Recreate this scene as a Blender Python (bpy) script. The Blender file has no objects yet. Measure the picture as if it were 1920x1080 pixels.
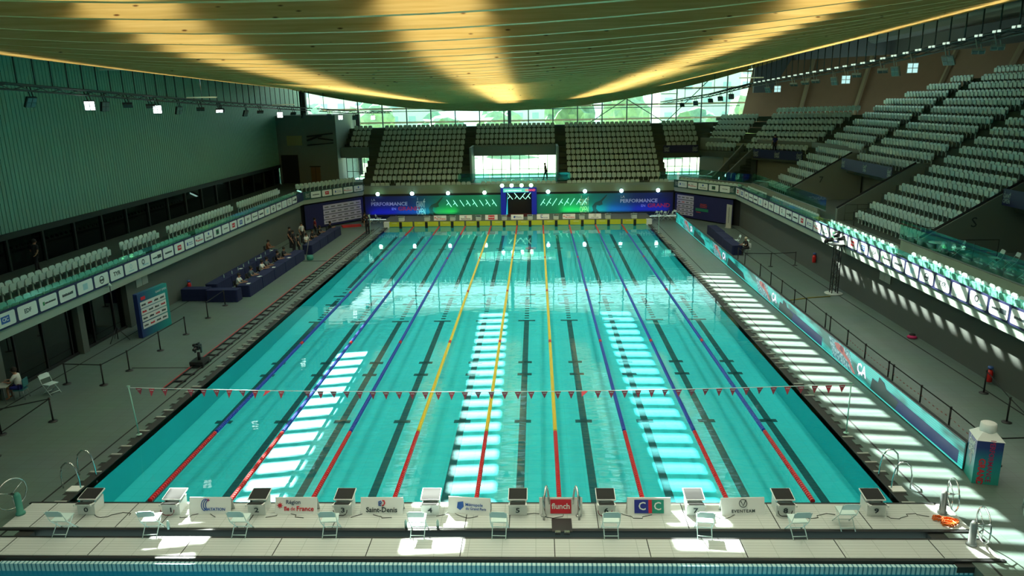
import bpy, bmesh, math, random
from mathutils import Matrix, Vector
random.seed(7)
scene = bpy.context.scene
COL = scene.collection
PI = math.pi

# ------------------------------------------------------------------ camera
CAM = Vector((1.909, -19.552, 11.639))
yaw, pitch, roll, FPX = 0.036075, 0.251086, -0.018246, 1370.9
fwd = Vector((-math.sin(yaw)*math.cos(pitch), math.cos(yaw)*math.cos(pitch), -math.sin(pitch)))
rt = Vector((math.cos(yaw), math.sin(yaw), 0)); up = rt.cross(fwd)
r2 = math.cos(roll)*rt + math.sin(roll)*up; u2 = -math.sin(roll)*rt + math.cos(roll)*up
cd = bpy.data.cameras.new('camera'); cam = bpy.data.objects.new('camera', cd); COL.objects.link(cam)
cam.matrix_world = Matrix(((r2.x, u2.x, -fwd.x, CAM.x), (r2.y, u2.y, -fwd.y, CAM.y), (r2.z, u2.z, -fwd.z, CAM.z), (0, 0, 0, 1)))
cd.sensor_width = 36; cd.lens = FPX/1920*36; cd.clip_end = 500; cd.clip_start = .1
scene.camera = cam

# ------------------------------------------------------------------ world, sun, exposure
scene.view_settings.view_transform = 'Standard'; scene.view_settings.look = 'None'
scene.view_settings.gamma = 1; scene.view_settings.use_curve_mapping = False
scene.view_settings.exposure = 0.0
cy = scene.cycles
cy.use_denoising = True; cy.max_bounces = 6; cy.diffuse_bounces = 3; cy.glossy_bounces = 3
cy.transparent_max_bounces = 10; cy.transmission_bounces = 3; cy.caustics_reflective = False; cy.caustics_refractive = False
cy.sample_clamp_indirect = 6; cy.use_light_tree = True
W = bpy.data.worlds.new('world'); scene.world = W; W.use_nodes = True
nt = W.node_tree; bg = nt.nodes['Background']
tc = nt.nodes.new('ShaderNodeTexCoord'); sp = nt.nodes.new('ShaderNodeSeparateXYZ'); rp = nt.nodes.new('ShaderNodeValToRGB')
nt.links.new(tc.outputs['Generated'], sp.inputs[0]); nt.links.new(sp.outputs['Z'], rp.inputs[0])
rp.color_ramp.elements[0].position = 0.0; rp.color_ramp.elements[0].color = (.66, 1.0, .90, 1)
rp.color_ramp.elements[1].position = 0.6; rp.color_ramp.elements[1].color = (.40, .72, .80, 1)
nt.links.new(rp.outputs[0], bg.inputs['Color']); bg.inputs['Strength'].default_value = 3.2

SUN_S = (0.5, -1.22, -1.0)
sd = bpy.data.lights.new('sun', 'SUN'); so = bpy.data.objects.new('sun', sd); COL.objects.link(so)
sd.energy = 46; sd.angle = math.radians(0.53); sd.color = (.93, 1.0, .88)
so.rotation_euler = Vector(SUN_S).to_track_quat('-Z', 'Y').to_euler(); so.location = (-20, 60, 60)

# roof surface of the beam undersides
ZC = [(-30, 17.2), (-24, 16.0), (-16, 14.7), (-12, 13.85), (-8.3, 13.22), (-7.2, 13.09), (-6.1, 12.95), (-5, 12.83), (-3.9, 12.72), (-2.75, 12.64), (-1.6, 12.58), (.6, 12.5),
      (2.85, 12.42), (5.1, 12.36), (9.6, 12.24), (20, 12.0), (32, 11.75), (42, 11.56), (50, 11.4), (54, 11.2), (56.5, 10.75), (60, 10.6)]
def zc(y):
    for (a, za), (b, zb) in zip(ZC, ZC[1:]):
        if a <= y <= b: return za + (zb-za)*(y-a)/(b-a)
    return ZC[0][1] if y < ZC[0][0] else ZC[-1][1]
def roofz(x, y): return zc(y) + .0056*(x+2.1)**2
DZ = .42   # height of the roof deck above the beams
STRIPS = [(-15.75, 34.2), (-8.3, 39.7), (-.85, 39.7), (6.6, 44.7), (14.22, 40.7)]   # left edge, far end of the clear glazing
SWS = [1.75, 1.75, 1.75, 1.75, 1.60]; SW = 1.75; PITCH = 1.12; BEAM_D = .26

def area(name, loc, sx, sy, power, color, rot=(0, 0, 0), spread=None):
    l = bpy.data.lights.new(name, 'AREA'); l.shape = 'RECTANGLE'; l.size = sx; l.size_y = sy; l.energy = power; l.color = color
    if spread: l.spread = spread
    o = bpy.data.objects.new(name, l); COL.objects.link(o); o.location = loc; o.rotation_euler = rot
    return o
# added area lamps standing in for skylight daylight, set along the golden ceiling bands
def lerp_tab(T, y):
    for (a, xa), (b, xb) in zip(T, T[1:]):
        if y <= b: return xa+(xb-xa)*max(0, (y-a))/(b-a)
    return T[-1][1]
LINES = [[(-9, -12.2), (10, -12.8), (50, -13.6)], [(-9, -4.7), (-4, -5.1), (3, -5.5), (12, -6.5), (40, -7.3), (50, -7.4)], [(-9, .2), (12, .1), (50, -.6)], [(-9, 8.2), (-5, 7.6), (0, 7.1), (13, 6.7), (50, 6.0)], [(-9, 14.9), (10, 14.3), (50, 13.6)]]
for T, pw in zip(LINES, (.7, .85, 1, 1.12, 1.15)):
    y = -14
    while y < 50:
        st = 4 if y < 10 else 8
        a, c = y, min(y+st, 50.5); ym = (a+c)/2; xm = lerp_tab(T, ym); dx = lerp_tab(T, c)-lerp_tab(T, a)
        area('skylight_fill_lamp', (xm, ym, roofz(xm, ym)+BEAM_D+DZ-.24), 1.7, c-a, pw*34*(c-a), (1.0, .97, .72),
             rot=(math.atan2(zc(c)-zc(a), c-a), 0, math.atan2(-dx, c-a)), spread=math.radians(125))
        y += st
# daylight of the sky outside the high far glazing and the glazing behind the stand
area('daylight_far_glazing', (0, 70.5, 13.2), 50, 5, 900, (.75, 1, .95), rot=(math.radians(-72), 0, 0))

# ------------------------------------------------------------------ helpers
MATS = {}
def mat(name, col, rough=.6, metal=0, emit=None, es=1, noise=0, nscale=5, alpha=None, spec=.5, bump=0):
    if name in MATS: return MATS[name]
    m = bpy.data.materials.new(name); m.use_nodes = True; n = m.node_tree; b = n.nodes['Principled BSDF']
    b.inputs['Base Color'].default_value = (*col, 1); b.inputs['Roughness'].default_value = rough; b.inputs['Metallic'].default_value = metal
    b.inputs['Specular IOR Level'].default_value = spec
    if emit: b.inputs['Emission Color'].default_value = (*emit, 1); b.inputs['Emission Strength'].default_value = es
    if noise:
        t = n.nodes.new('ShaderNodeTexCoord'); q = n.nodes.new('ShaderNodeTexNoise'); q.inputs['Scale'].default_value = nscale; q.inputs['Detail'].default_value = 4
        r = n.nodes.new('ShaderNodeMapRange'); r.inputs['To Min'].default_value = 1-noise; r.inputs['To Max'].default_value = 1+noise
        mx = n.nodes.new('ShaderNodeVectorMath'); mx.operation = 'SCALE'; mx.inputs[0].default_value = col
        n.links.new(t.outputs['Object'], q.inputs['Vector']); n.links.new(q.outputs['Fac'], r.inputs['Value']); n.links.new(r.outputs[0], mx.inputs['Scale'])
        n.links.new(mx.outputs[0], b.inputs['Base Color'])
        if bump:
            bp = n.nodes.new('ShaderNodeBump'); bp.inputs['Strength'].default_value = bump; n.links.new(q.outputs['Fac'], bp.inputs['Height']); n.links.new(bp.outputs[0], b.inputs['Normal'])
    MATS[name] = m; return m
def schlick(N, L, f0, normal=None):
    g = N.new('ShaderNodeNewGeometry'); d = N.new('ShaderNodeVectorMath'); d.operation = 'DOT_PRODUCT'; L.new(g.outputs['Incoming'], d.inputs[0]); L.new(normal if normal is not None else g.outputs['Normal'], d.inputs[1])
    a = N.new('ShaderNodeMath'); a.operation = 'ABSOLUTE'; L.new(d.outputs['Value'], a.inputs[0])
    o = N.new('ShaderNodeMath'); o.operation = 'SUBTRACT'; o.inputs[0].default_value = 1; o.use_clamp = True; L.new(a.outputs[0], o.inputs[1])
    p = N.new('ShaderNodeMath'); p.operation = 'POWER'; p.inputs[1].default_value = 5; L.new(o.outputs[0], p.inputs[0])
    m = N.new('ShaderNodeMath'); m.operation = 'MULTIPLY_ADD'; m.inputs[1].default_value = 1-f0; m.inputs[2].default_value = f0; L.new(p.outputs[0], m.inputs[0]); return m.outputs[0]
def glassmat(name, tint, gl=.12, rough=.02):
    m = bpy.data.materials.new(name); m.use_nodes = True; n = m.node_tree; n.nodes.clear()
    o = n.nodes.new('ShaderNodeOutputMaterial'); mx = n.nodes.new('ShaderNodeMixShader'); t = n.nodes.new('ShaderNodeBsdfTransparent'); g = n.nodes.new('ShaderNodeBsdfGlossy'); f = schlick(n.nodes, n.links, gl)
    t.inputs[0].default_value = (*tint, 1); g.inputs['Roughness'].default_value = rough; g.inputs[0].default_value = (.9, 1, .97, 1)
    n.links.new(f, mx.inputs[0]); n.links.new(t.outputs[0], mx.inputs[1]); n.links.new(g.outputs[0], mx.inputs[2]); n.links.new(mx.outputs[0], o.inputs[0])
    MATS[name] = m; return m
def nodes_of(m): return m.node_tree.nodes, m.node_tree.links, m.node_tree.nodes['Principled BSDF']

class MB:
    def __init__(s): s.v = []; s.f = []; s.mi = []; s.sm = []
    def add(s, vs, fs, mi=0, smooth=False):
        b = len(s.v); s.v += [tuple(x) for x in vs]; s.f += [tuple(b+i for i in f) for f in fs]; s.mi += [mi]*len(fs); s.sm += [smooth]*len(fs)
    def box(s, c, d, mi=0, rz=0, M=None):
        x, y, z = d[0]/2, d[1]/2, d[2]/2
        vs = [Vector((i*x, j*y, k*z)) for k in (-1, 1) for j in (-1, 1) for i in (-1, 1)]
        R = M if M is not None else Matrix.Rotation(rz, 3, 'Z')
        vs = [R @ q + Vector(c) for q in vs]
        s.add(vs, [(0, 2, 3, 1), (4, 5, 7, 6), (0, 1, 5, 4), (2, 6, 7, 3), (0, 4, 6, 2), (1, 3, 7, 5)], mi)
    def b2(s, x0, x1, y0, y1, z0, z1, mi=0): s.box(((x0+x1)/2, (y0+y1)/2, (z0+z1)/2), (x1-x0, y1-y0, z1-z0), mi)
    def prism(s, poly, off, mi=0):   # poly list of 3D points, extruded by vector off
        n = len(poly); P = [Vector(p) for p in poly]; Q = [p+Vector(off) for p in P]
        s.add(P+Q, [tuple(range(n))[::-1], tuple(range(n, 2*n))]+[(i, (i+1) % n, n+(i+1) % n, n+i) for i in range(n)], mi)
    def tube(s, pts, r, n=6, mi=0, closed=False, smooth=True, caps=True):
        P = [Vector(p) for p in pts]; m = len(P); rings = []
        for i, p in enumerate(P):
            a = P[(i-1) % m] if (closed or i > 0) else p; b = P[(i+1) % m] if (closed or i < m-1) else p
            t = (b-a).normalized(); ref = Vector((0, 0, 1)) if abs(t.z) < .9 else Vector((1, 0, 0))
            u = t.cross(ref).normalized(); w = t.cross(u); rr = r[i] if isinstance(r, (list, tuple)) else r
            rings.append([p+rr*(math.cos(2*PI*k/n)*u+math.sin(2*PI*k/n)*w) for k in range(n)])
        vs = [q for R in rings for q in R]; fs = []
        for i in range(m if closed else m-1):
            j = (i+1) % m
            for k in range(n): fs.append((i*n+k, i*n+(k+1) % n, j*n+(k+1) % n, j*n+k))
        if not closed and caps: fs += [tuple(range(n))[::-1], tuple((m-1)*n+k for k in range(n))]
        s.add(vs, fs, mi, smooth)
    def lathe(s, prof, c=(0, 0, 0), n=16, mi=0, M=None, smooth=True):
        vs = []; C = Vector(c)
        for r, z in prof:
            for k in range(n):
                q = Vector((r*math.cos(2*PI*k/n), r*math.sin(2*PI*k/n), z)); vs.append((M @ q if M is not None else q)+C)
        m = len(prof); fs = [(i*n+k, i*n+(k+1) % n, (i+1)*n+(k+1) % n, (i+1)*n+k) for i in range(m-1) for k in range(n)]
        fs += [tuple(range(n))[::-1], tuple((m-1)*n+k for k in range(n))]
        s.add(vs, fs, mi, smooth)
    def mesh(s, name, mats):
        me = bpy.data.meshes.new(name); me.from_pydata(s.v, [], s.f)
        for m in (mats if isinstance(mats, (list, tuple)) else [mats]): me.materials.append(m)
        me.polygons.foreach_set('material_index', s.mi); me.polygons.foreach_set('use_smooth', s.sm); me.update(); return me
    def build(s, name, mats, parent=None, loc=None, rz=0, M=None):
        o = bpy.data.objects.new(name, s.mesh(name, mats)); COL.objects.link(o)
        if parent is not None: o.parent = parent
        if loc: o.location = loc
        if rz: o.rotation_euler.z = rz
        if M is not None: o.matrix_basis = M
        return o
def tag(o, label=None, cat=None, group=None, kind=None):
    if label: o['label'] = label
    if cat: o['category'] = cat
    if group: o['group'] = group
    if kind: o['kind'] = kind
    return o
def empty(name, loc=(0, 0, 0), rz=0, **k):
    o = bpy.data.objects.new(name, None); COL.objects.link(o); o.location = loc; o.rotation_euler.z = rz; o.empty_display_size = .2
    return tag(o, **k)
def copy_tree(o, parent=None):
    c = o.copy(); COL.objects.link(c)
    if parent is not None: c.parent = parent
    for ch in list(o.children): copy_tree(ch, c)
    return c
def struct(o): o['kind'] = 'structure'; return o
def frame(origin, right, upv):
    r = Vector(right).normalized(); u = Vector(upv).normalized(); n = r.cross(u)
    return Matrix(((r.x, u.x, n.x, origin[0]), (r.y, u.y, n.y, origin[1]), (r.z, u.z, n.z, origin[2]), (0, 0, 0, 1)))
def text(name, s, size, M, m, parent=None, bold=.0, align='CENTER', sx=1, ext=.004, sp=1):
    c = bpy.data.curves.new(name, 'FONT'); c.body = s; c.size = size; c.align_x = align; c.align_y = 'CENTER'; c.offset = bold*size; c.extrude = ext; c.resolution_u = 2
    c.space_character = sp; c.materials.append(m); o = bpy.data.objects.new(name, c); COL.objects.link(o)
    me = bpy.data.meshes.new_from_object(o); me.name = name; bpy.data.objects.remove(o); bpy.data.curves.remove(c)
    o = bpy.data.objects.new(name, me); COL.objects.link(o)
    if parent is not None: o.parent = parent
    o.matrix_basis = M @ Matrix.Diagonal((sx, 1, 1, 1)); return o
def shift(M, x, y, z=0): return M @ Matrix.Translation((x, y, z))

# ------------------------------------------------------------------ materials
def deck_material():
    m = mat('deck_tiles', (.15, .19, .17), .45); N, L, b = nodes_of(m)
    t = N.new('ShaderNodeTexCoord'); br = N.new('ShaderNodeTexBrick'); br.offset = 0
    br.inputs['Scale'].default_value = 1; br.inputs['Brick Width'].default_value = .6; br.inputs['Row Height'].default_value = .3; br.inputs['Mortar Size'].default_value = .006
    br.inputs['Color1'].default_value = (.125, .185, .163, 1); br.inputs['Color2'].default_value = (.115, .172, .15, 1); br.inputs['Mortar'].default_value = (.09, .115, .105, 1)
    n = N.new('ShaderNodeTexNoise'); n.inputs['Scale'].default_value = .5; mx = N.new('ShaderNodeMixRGB'); mx.blend_type = 'MULTIPLY'; mx.inputs[0].default_value = .25
    L.new(t.outputs['Object'], br.inputs['Vector']); L.new(t.outputs['Object'], n.inputs['Vector']); L.new(br.outputs['Color'], mx.inputs[1]); L.new(n.outputs['Color'], mx.inputs[2]); L.new(mx.outputs[0], b.inputs['Base Color'])
    return m
DECK = deck_material()
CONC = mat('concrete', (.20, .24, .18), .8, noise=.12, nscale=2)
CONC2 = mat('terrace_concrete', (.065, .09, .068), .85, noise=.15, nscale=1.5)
CONCD = mat('dark_concrete', (.12, .14, .125), .8, noise=.15, nscale=1)
WALLG = mat('grey_wall_panel', (.09, .115, .10), .7, noise=.1, nscale=.6)
BLACK = mat('black_metal', (.012, .013, .014), .45)
BLK2 = mat('black_matte', (.01, .012, .012), .8)
WHITE = mat('white_plastic', (.82, .86, .84), .4)
SEATM = mat('seat_plastic', (.52, .70, .65), .28, noise=.06, nscale=3, spec=.6)
STEEL = mat('stainless_steel', (.62, .66, .66), .22, 1)
STEELD = mat('brushed_steel', (.35, .38, .38), .4, .9)
NAVY = mat('navy_fabric', (.012, .016, .10), .8)
NAVYB = mat('navy_print', (.008, .012, .07), .5)
BLUE = mat('blue_cloth', (.004, .011, .06), .9)
RED = mat('red_plastic', (.62, .02, .02), .35)
REDF = mat('red_pennant_cloth', (.60, .06, .09), .8)
YEL = mat('yellow_plastic', (.75, .50, .02), .35)
BLU = mat('blue_plastic', (.02, .06, .42), .35)
ORANGE = mat('orange_cable', (.75, .16, .02), .5)
PRINTW = mat('white_print', (.72, .80, .76), .45)
INK = mat('dark_ink', (.03, .05, .06), .6)
INKR = mat('red_ink', (.60, .02, .04), .6)
INKB = mat('blue_ink', (.02, .10, .40), .6)
INKG = mat('green_ink', (.02, .25, .10), .6)
INKL = mat('pale_blue_ink', (.35, .62, .68), .6)
SKIN = mat('skin', (.42, .22, .14), .6)
HAIR = mat('dark_hair', (.02, .014, .01), .8)
SHIRTW = mat('white_shirt', (.70, .72, .70), .85)
SHIRTK = mat('black_clothes', (.018, .018, .022), .9)
SHORTB = mat('blue_shorts', (.02, .03, .25), .85)
PINK = mat('pink_skin_screen', (.0, .0, .0), .8, emit=(.62, .28, .24), es=.75)
glassmat('rail_glass', (.60, .88, .80), .06); glassmat('window_glass', (.88, .96, .94), .05); glassmat('dark_glass', (.20, .28, .26), .06)
def wood_material():
    m = mat('larch_wood', (.55, .36, .12), .42, spec=.5); N, L, b = nodes_of(m)
    t = N.new('ShaderNodeTexCoord'); mp = N.new('ShaderNodeMapping'); mp.inputs['Scale'].default_value = (.35, 6, 9)
    g = N.new('ShaderNodeTexNoise'); g.inputs['Scale'].default_value = 2.2; g.inputs['Detail'].default_value = 6; r = N.new('ShaderNodeValToRGB')
    r.color_ramp.elements[0].position = .3; r.color_ramp.elements[0].color = (.66, .42, .12, 1); r.color_ramp.elements[1].position = .75; r.color_ramp.elements[1].color = (.84, .60, .24, 1)
    mp2 = N.new('ShaderNodeMapping'); mp2.inputs['Scale'].default_value = (1.9, 2.7, 6.5); geo = N.new('ShaderNodeNewGeometry'); vo = N.new('ShaderNodeTexVoronoi'); vo.inputs['Scale'].default_value = 1.0
    kr = N.new('ShaderNodeValToRGB'); kr.color_ramp.elements[0].position = .06; kr.color_ramp.elements[0].color = (.22, .12, .05, 1); kr.color_ramp.elements[1].position = .13; kr.color_ramp.elements[1].color = (1, 1, 1, 1)
    mx = N.new('ShaderNodeMixRGB'); mx.blend_type = 'MULTIPLY'; mx.inputs[0].default_value = 1
    L.new(geo.outputs['Position'], mp.inputs[0]); L.new(mp.outputs[0], g.inputs['Vector']); L.new(g.outputs['Fac'], r.inputs[0])
    L.new(geo.outputs['Position'], mp2.inputs[0]); L.new(mp2.outputs[0], vo.inputs['Vector']); L.new(vo.outputs['Distance'], kr.inputs[0])
    L.new(r.outputs[0], mx.inputs[1]); L.new(kr.outputs[0], mx.inputs[2]); L.new(mx.outputs[0], b.inputs['Base Color']); return m
WOOD = wood_material()
WOODP = mat('brown_wood_panel', (.15, .085, .05), .6, noise=.12, nscale=1.2)
WOODL = mat('wood_edge_strip', (.20, .15, .09), .6)

# ------------------------------------------------------------------ pool
def floorz(y): return -1.3+.75*y/50
def pool_material():
    m = mat('pool_tiles', (.02, .62, .66), .5, spec=.2); N, L, b = nodes_of(m)
    t = N.new('ShaderNodeTexCoord'); br = N.new('ShaderNodeTexBrick'); br.offset = 0; br.inputs['Scale'].default_value = 1
    br.inputs['Brick Width'].default_value = .5; br.inputs['Row Height'].default_value = .5; br.inputs['Mortar Size'].default_value = .01
    br.inputs['Color1'].default_value = (.05, .66, .74, 1); br.inputs['Color2'].default_value = (.045, .64, .72, 1); br.inputs['Mortar'].default_value = (.03, .57, .63, 1)
    n = N.new('ShaderNodeTexNoise'); n.inputs['Scale'].default_value = .25; mx = N.new('ShaderNodeMixRGB'); mx.blend_type = 'MULTIPLY'; mx.inputs[0].default_value = .2
    L.new(t.outputs['Object'], br.inputs['Vector']); L.new(t.outputs['Object'], n.inputs['Vector']); L.new(br.outputs[0], mx.inputs[1]); L.new(n.outputs[0], mx.inputs[2]); L.new(mx.outputs[0], b.inputs['Base Color'])
    return m
POOL = pool_material()
LINE = mat('black_lane_tile', (.006, .085, .10), .5, spec=.2)
b = MB(); b.prism([(-12.5, 0, floorz(0)), (12.5, 0, floorz(0)), (12.5, 50, floorz(50)), (-12.5, 50, floorz(50))], (0, 0, -.3)); 
struct(b.build('floor_pool', POOL))
for nm, a in (('wall_pool_left', (-12.8, -12.5, 0, 50)), ('wall_pool_right', (12.5, 12.8, 0, 50)), ('wall_pool_far', (-12.8, 12.8, 50, 50.3)), ('wall_pool_near', (-12.8, 12.8, -.3, 0))):
    b = MB(); b.b2(*a, -1.6, -.06); struct(b.build(nm, POOL))
for i in range(10):
    x = -11.25+2.5*i; b = MB()
    def strip(x0, x1, y0, y1): b.prism([(x0, y0, floorz(y0)), (x1, y0, floorz(y0)), (x1, y1, floorz(y1)), (x0, y1, floorz(y1))], (0, 0, .012))
    strip(x-.14, x+.14, 1.3, 21.8); strip(x-.14, x+.14, 29.5, 47.8)
    for yy in (8.26, 13.4, 15.0, 42): strip(x-.34, x+.34, yy-.13, yy+.13)
    for yy in (21.8, 25.4, 27.4): strip(x-.5, x+.5, yy-.1, yy+.1)
    strip(x-.14, x+.14, 25, 26.4)
    for k in range(6): strip(x-.13, x+.13, 22.2+.48*k, 22.4+.48*k)
    for k in range(4): strip(x-.13, x+.13, 26.6+.8*k, 26.8+.8*k)
    o = b.build('trim_lane_marking', LINE); struct(o)
wm = bpy.data.materials.new('pool_water'); wm.use_nodes = True; N = wm.node_tree.nodes; L = wm.node_tree.links; N.clear()
o_ = N.new('ShaderNodeOutputMaterial'); mx = N.new('ShaderNodeMixShader'); tr = N.new('ShaderNodeBsdfTransparent'); gl = N.new('ShaderNodeBsdfGlossy')
tr.inputs[0].default_value = (.80, .97, .97, 1); gl.inputs['Roughness'].default_value = .015
t = N.new('ShaderNodeTexCoord'); n1 = N.new('ShaderNodeTexNoise'); n1.inputs['Scale'].default_value = 1.1; n1.inputs['Detail'].default_value = 2; bp = N.new('ShaderNodeBump'); bp.inputs['Strength'].default_value = .035; bp.inputs['Distance'].default_value = .12
mp = N.new('ShaderNodeMapping'); mp.inputs['Scale'].default_value = (.7, 1.6, 1)
L.new(t.outputs['Object'], mp.inputs[0]); L.new(mp.outputs[0], n1.inputs['Vector']); L.new(n1.outputs['Fac'], bp.inputs['Height']); L.new(bp.outputs[0], gl.inputs['Normal'])
L.new(schlick(N, L, .02, bp.outputs[0]), mx.inputs[0]); L.new(tr.outputs[0], mx.inputs[1]); L.new(gl.outputs[0], mx.inputs[2]); L.new(mx.outputs[0], o_.inputs[0])
def water(name, x0, x1, y0, y1, z, label):
    me = bpy.data.meshes.new(name); me.from_pydata([(x0, y0, z), (x1, y0, z), (x1, y1, z), (x0, y1, z)], [], [(0, 1, 2, 3)]); me.materials.append(wm)
    o = bpy.data.objects.new(name, me); COL.objects.link(o); tag(o, label, 'water', kind='stuff')
water('pool_water', -12.5, 12.5, 0, 50, -.03, 'still turquoise water of the long racing pool')
water('pool_water', -12.88, 13.48, -22, -3.0, -.22, 'blue water of the second pool at the bottom edge')

# ------------------------------------------------------------------ decks
b = MB()
b.b2(-20.6, -12.93, -24, 54.6, -.3, 0); b.b2(12.93, 20.9, -24, 54.6, -.3, 0); b.b2(-12.93, 12.93, 50.4, 54.6, -.3, 0)
struct(b.build('floor', DECK))
for sgn, nm in ((-1, 'left'), (1, 'right')):
    b = MB(); GR = [mat('gutter_channel', (.022, .026, .024), .7), mat('gutter_edge_tile', (.36, .40, .36), .6), DECK]
    xa, xb = sorted((sgn*12.5, sgn*12.93)); b.b2(xa, xb, -3, 50.4, -.2, -.03, 0)
    y = 0
    while y < 50:
        xc_, xd = sorted((sgn*12.93, sgn*12.78)); b.b2(xc_, xd, y+.06, y+.42, -.1, .0, 2)
        if random.random() < .4: e0, e1 = sorted((sgn*12.55, sgn*12.93)); b.b2(e0, e1, y, y+.08, -.1, .006, 1)
        y += .62
    e0, e1 = sorted((sgn*12.5, sgn*12.56)); b.b2(e0, e1, 0, 50, -.25, -.005, 0)
    struct(b.build('trim_gutter_'+nm, GR))
# slot line on the left deck and right deck
for x in (-13.3, -19.6, 13.35, 19.9):
    b = MB(); b.b2(x-.03, x+.03, -10, 50, 0, .006); struct(b.build('trim_drain_slot', BLK2))
# far raised platform
b = MB(); b.b2(-13, 12.9, 50.3, 54.4, 0, .46); struct(b.build('floor_far_platform', CONCD))

# bulkheads between the pools
TILEL = mat('bulkhead_grating', (.56, .60, .53), .5); N, L, bs = nodes_of(TILEL)
t = N.new('ShaderNodeTexCoord'); br = N.new('ShaderNodeTexBrick'); br.offset = 0; br.inputs['Scale'].default_value = 1; br.inputs['Brick Width'].default_value = .9; br.inputs['Row Height'].default_value = .12; br.inputs['Mortar Size'].default_value = .008
br.inputs['Color1'].default_value = (.54, .59, .57, 1); br.inputs['Color2'].default_value = (.51, .56, .54, 1); br.inputs['Mortar'].default_value = (.34, .40, .37, 1)
L.new(t.outputs['Object'], br.inputs['Vector']); L.new(br.outputs[0], bs.inputs['Base Color'])
def bulkhead(y0, y1, label, back):
    e = empty('bulkhead', (0, (y0+y1)/2, 0), label=label, cat='pool bulkhead')
    ym = (y0+y1)/2
    b = MB(); b.b2(-13.6, 13.8, y0-ym, y1-ym, -.5, -.02); b.build('body', mat('bulkhead_body', (.02, .025, .025), .6), e)
    b = MB(); b.b2(-13.5, 13.7, y0-ym+.1, y1-ym-.1, -.02, .05); b.build('walking_surface', TILEL, e)
    b = MB()
    for yy in (y0-ym+.04, y1-ym-.04): b.b2(-13.6, 13.8, yy-.045, yy+.045, -.02, .035)
    b.build('edge_rail', BLACK, e)
    x = -12.7
    while x < 13:
        b = MB(); b.b2(x-.012, x+.012, y0-ym+.1, y1-ym-.1, .05, .054); b.build('joint', BLK2, e); x += 2.5 if back else 1.25 if random.random() < .5 else 2.5
    return e
bulkhead(-1.52, -.04, 'long pale bulkhead walkway carrying the starting blocks', False)
bulkhead(-2.84, -1.84, 'narrow pale bulkhead walkway nearest the second pool', True)
# yellowish hinges in the gap
for i, x in enumerate((-7.3, -4.4, 5.0, -.9)):
    pass
# grate wall face of the near pool
m = mat('pool_grate_white', (.50, .72, .74), .5); N, L, bs = nodes_of(m)
t = N.new('ShaderNodeTexCoord'); wv = N.new('ShaderNodeTexWave'); wv.inputs['Scale'].default_value = 2.6; wv.bands_direction = 'X'; r = N.new('ShaderNodeValToRGB'); r.color_ramp.elements[0].position = .2; r.color_ramp.elements[0].color = (.08, .28, .36, 1); r.color_ramp.elements[1].position = .4; r.color_ramp.elements[1].color = (.55, .80, .82, 1)
L.new(t.outputs['Object'], wv.inputs['Vector']); L.new(wv.outputs['Fac'], r.inputs[0]); L.new(r.outputs[0], bs.inputs['Base Color'])
b = MB(); b.b2(-13.5, 13.6, -2.98, -2.86, -.27, -.05); struct(b.build('wall_second_pool', m)); b = MB(); b.b2(-13.5, 13.6, -2.96, -2.86, -1.6, -.27); struct(b.build('wall_second_pool_lower', mat('second_pool_tiles', (.01, .30, .46), .5, noise=.06, nscale=3)))
b = MB(); b.b2(-12.9, 13.5, -22, -2.98, -1.9, -1.6); struct(b.build('floor_second_pool', mat('second_pool_tiles', (.01, .30, .46), .5, noise=.06, nscale=3)))
b = MB(); b.b2(13.5, 13.9, -22, -2.98, -1.6, -.01); struct(b.build('wall_second_pool_right', m))
b = MB(); b.b2(-13.3, -12.9, -22, -2.98, -1.6, -.05); struct(b.build('wall_second_pool_left', m))

# ------------------------------------------------------------------ building shell
# walls along the deck
b = MB(); b.b2(20.6, 21.0, -24, 48.2, 0, 2.6)
GW = mat('deck_wall_block', (.17, .20, .17), .75); N, L, bs = nodes_of(GW)
t = N.new('ShaderNodeTexCoord'); mp = N.new('ShaderNodeMapping'); mp.inputs['Rotation'].default_value = (PI/2, 0, PI/2); br = N.new('ShaderNodeTexBrick'); br.inputs['Scale'].default_value = 1; br.inputs['Brick Width'].default_value = .5; br.inputs['Row Height'].default_value = .2; br.inputs['Mortar Size'].default_value = .006
br.inputs['Color1'].default_value = (.115, .14, .12, 1); br.inputs['Color2'].default_value = (.108, .13, .112, 1); br.inputs['Mortar'].default_value = (.08, .095, .085, 1)
L.new(t.outputs['Object'], mp.inputs[0]); L.new(mp.outputs[0], br.inputs['Vector']); L.new(br.outputs[0], bs.inputs['Base Color'])
struct(b.build('wall_right', GW))
b = MB(); b.b2(-20.7, -20.3, 18.2, 48.2, 0, 2.6); struct(b.build('wall_left', WALLG))
b = MB()
for y in (-24, -16, -8, -1.5, 2.2, 7.9, 13.6, 17.9): b.b2(-20.75, -20.25, y, y+.45, 0, 2.6)
struct(b.build('wall_left_pillars', WALLG))
b = MB(); b.b2(-20.6, -20.55, -24, 18.2, .1, 2.6); struct(b.build('window_1', MATS['dark_glass']))
b = MB(); b.b2(-23, -22.7, -24, 18.2, 0, 2.6); b.b2(-22.7, -20.7, 18.0, 18.2, 0, 2.6); b.b2(-22.7, -20.7, -24.2, -24, 0, 2.6); b.b2(-22.7, -20.6, -24, 18.2, -.2, 0); b.b2(-23, -20.6, -24, 18.2, 2.6, 2.75); struct(b.build('wall_left_inner', mat('dim_room_wall', (.035, .045, .035), .8)))
b = MB(); 
for k in range(22): b.b2(-20.64, -20.5, -22+1.85*k, -21.94+1.85*k, 0, 2.6)
b.b2(-20.66, -20.48, -24, 18.2, 0, .12); struct(b.build('trim_window_mullions', BLACK))
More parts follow.
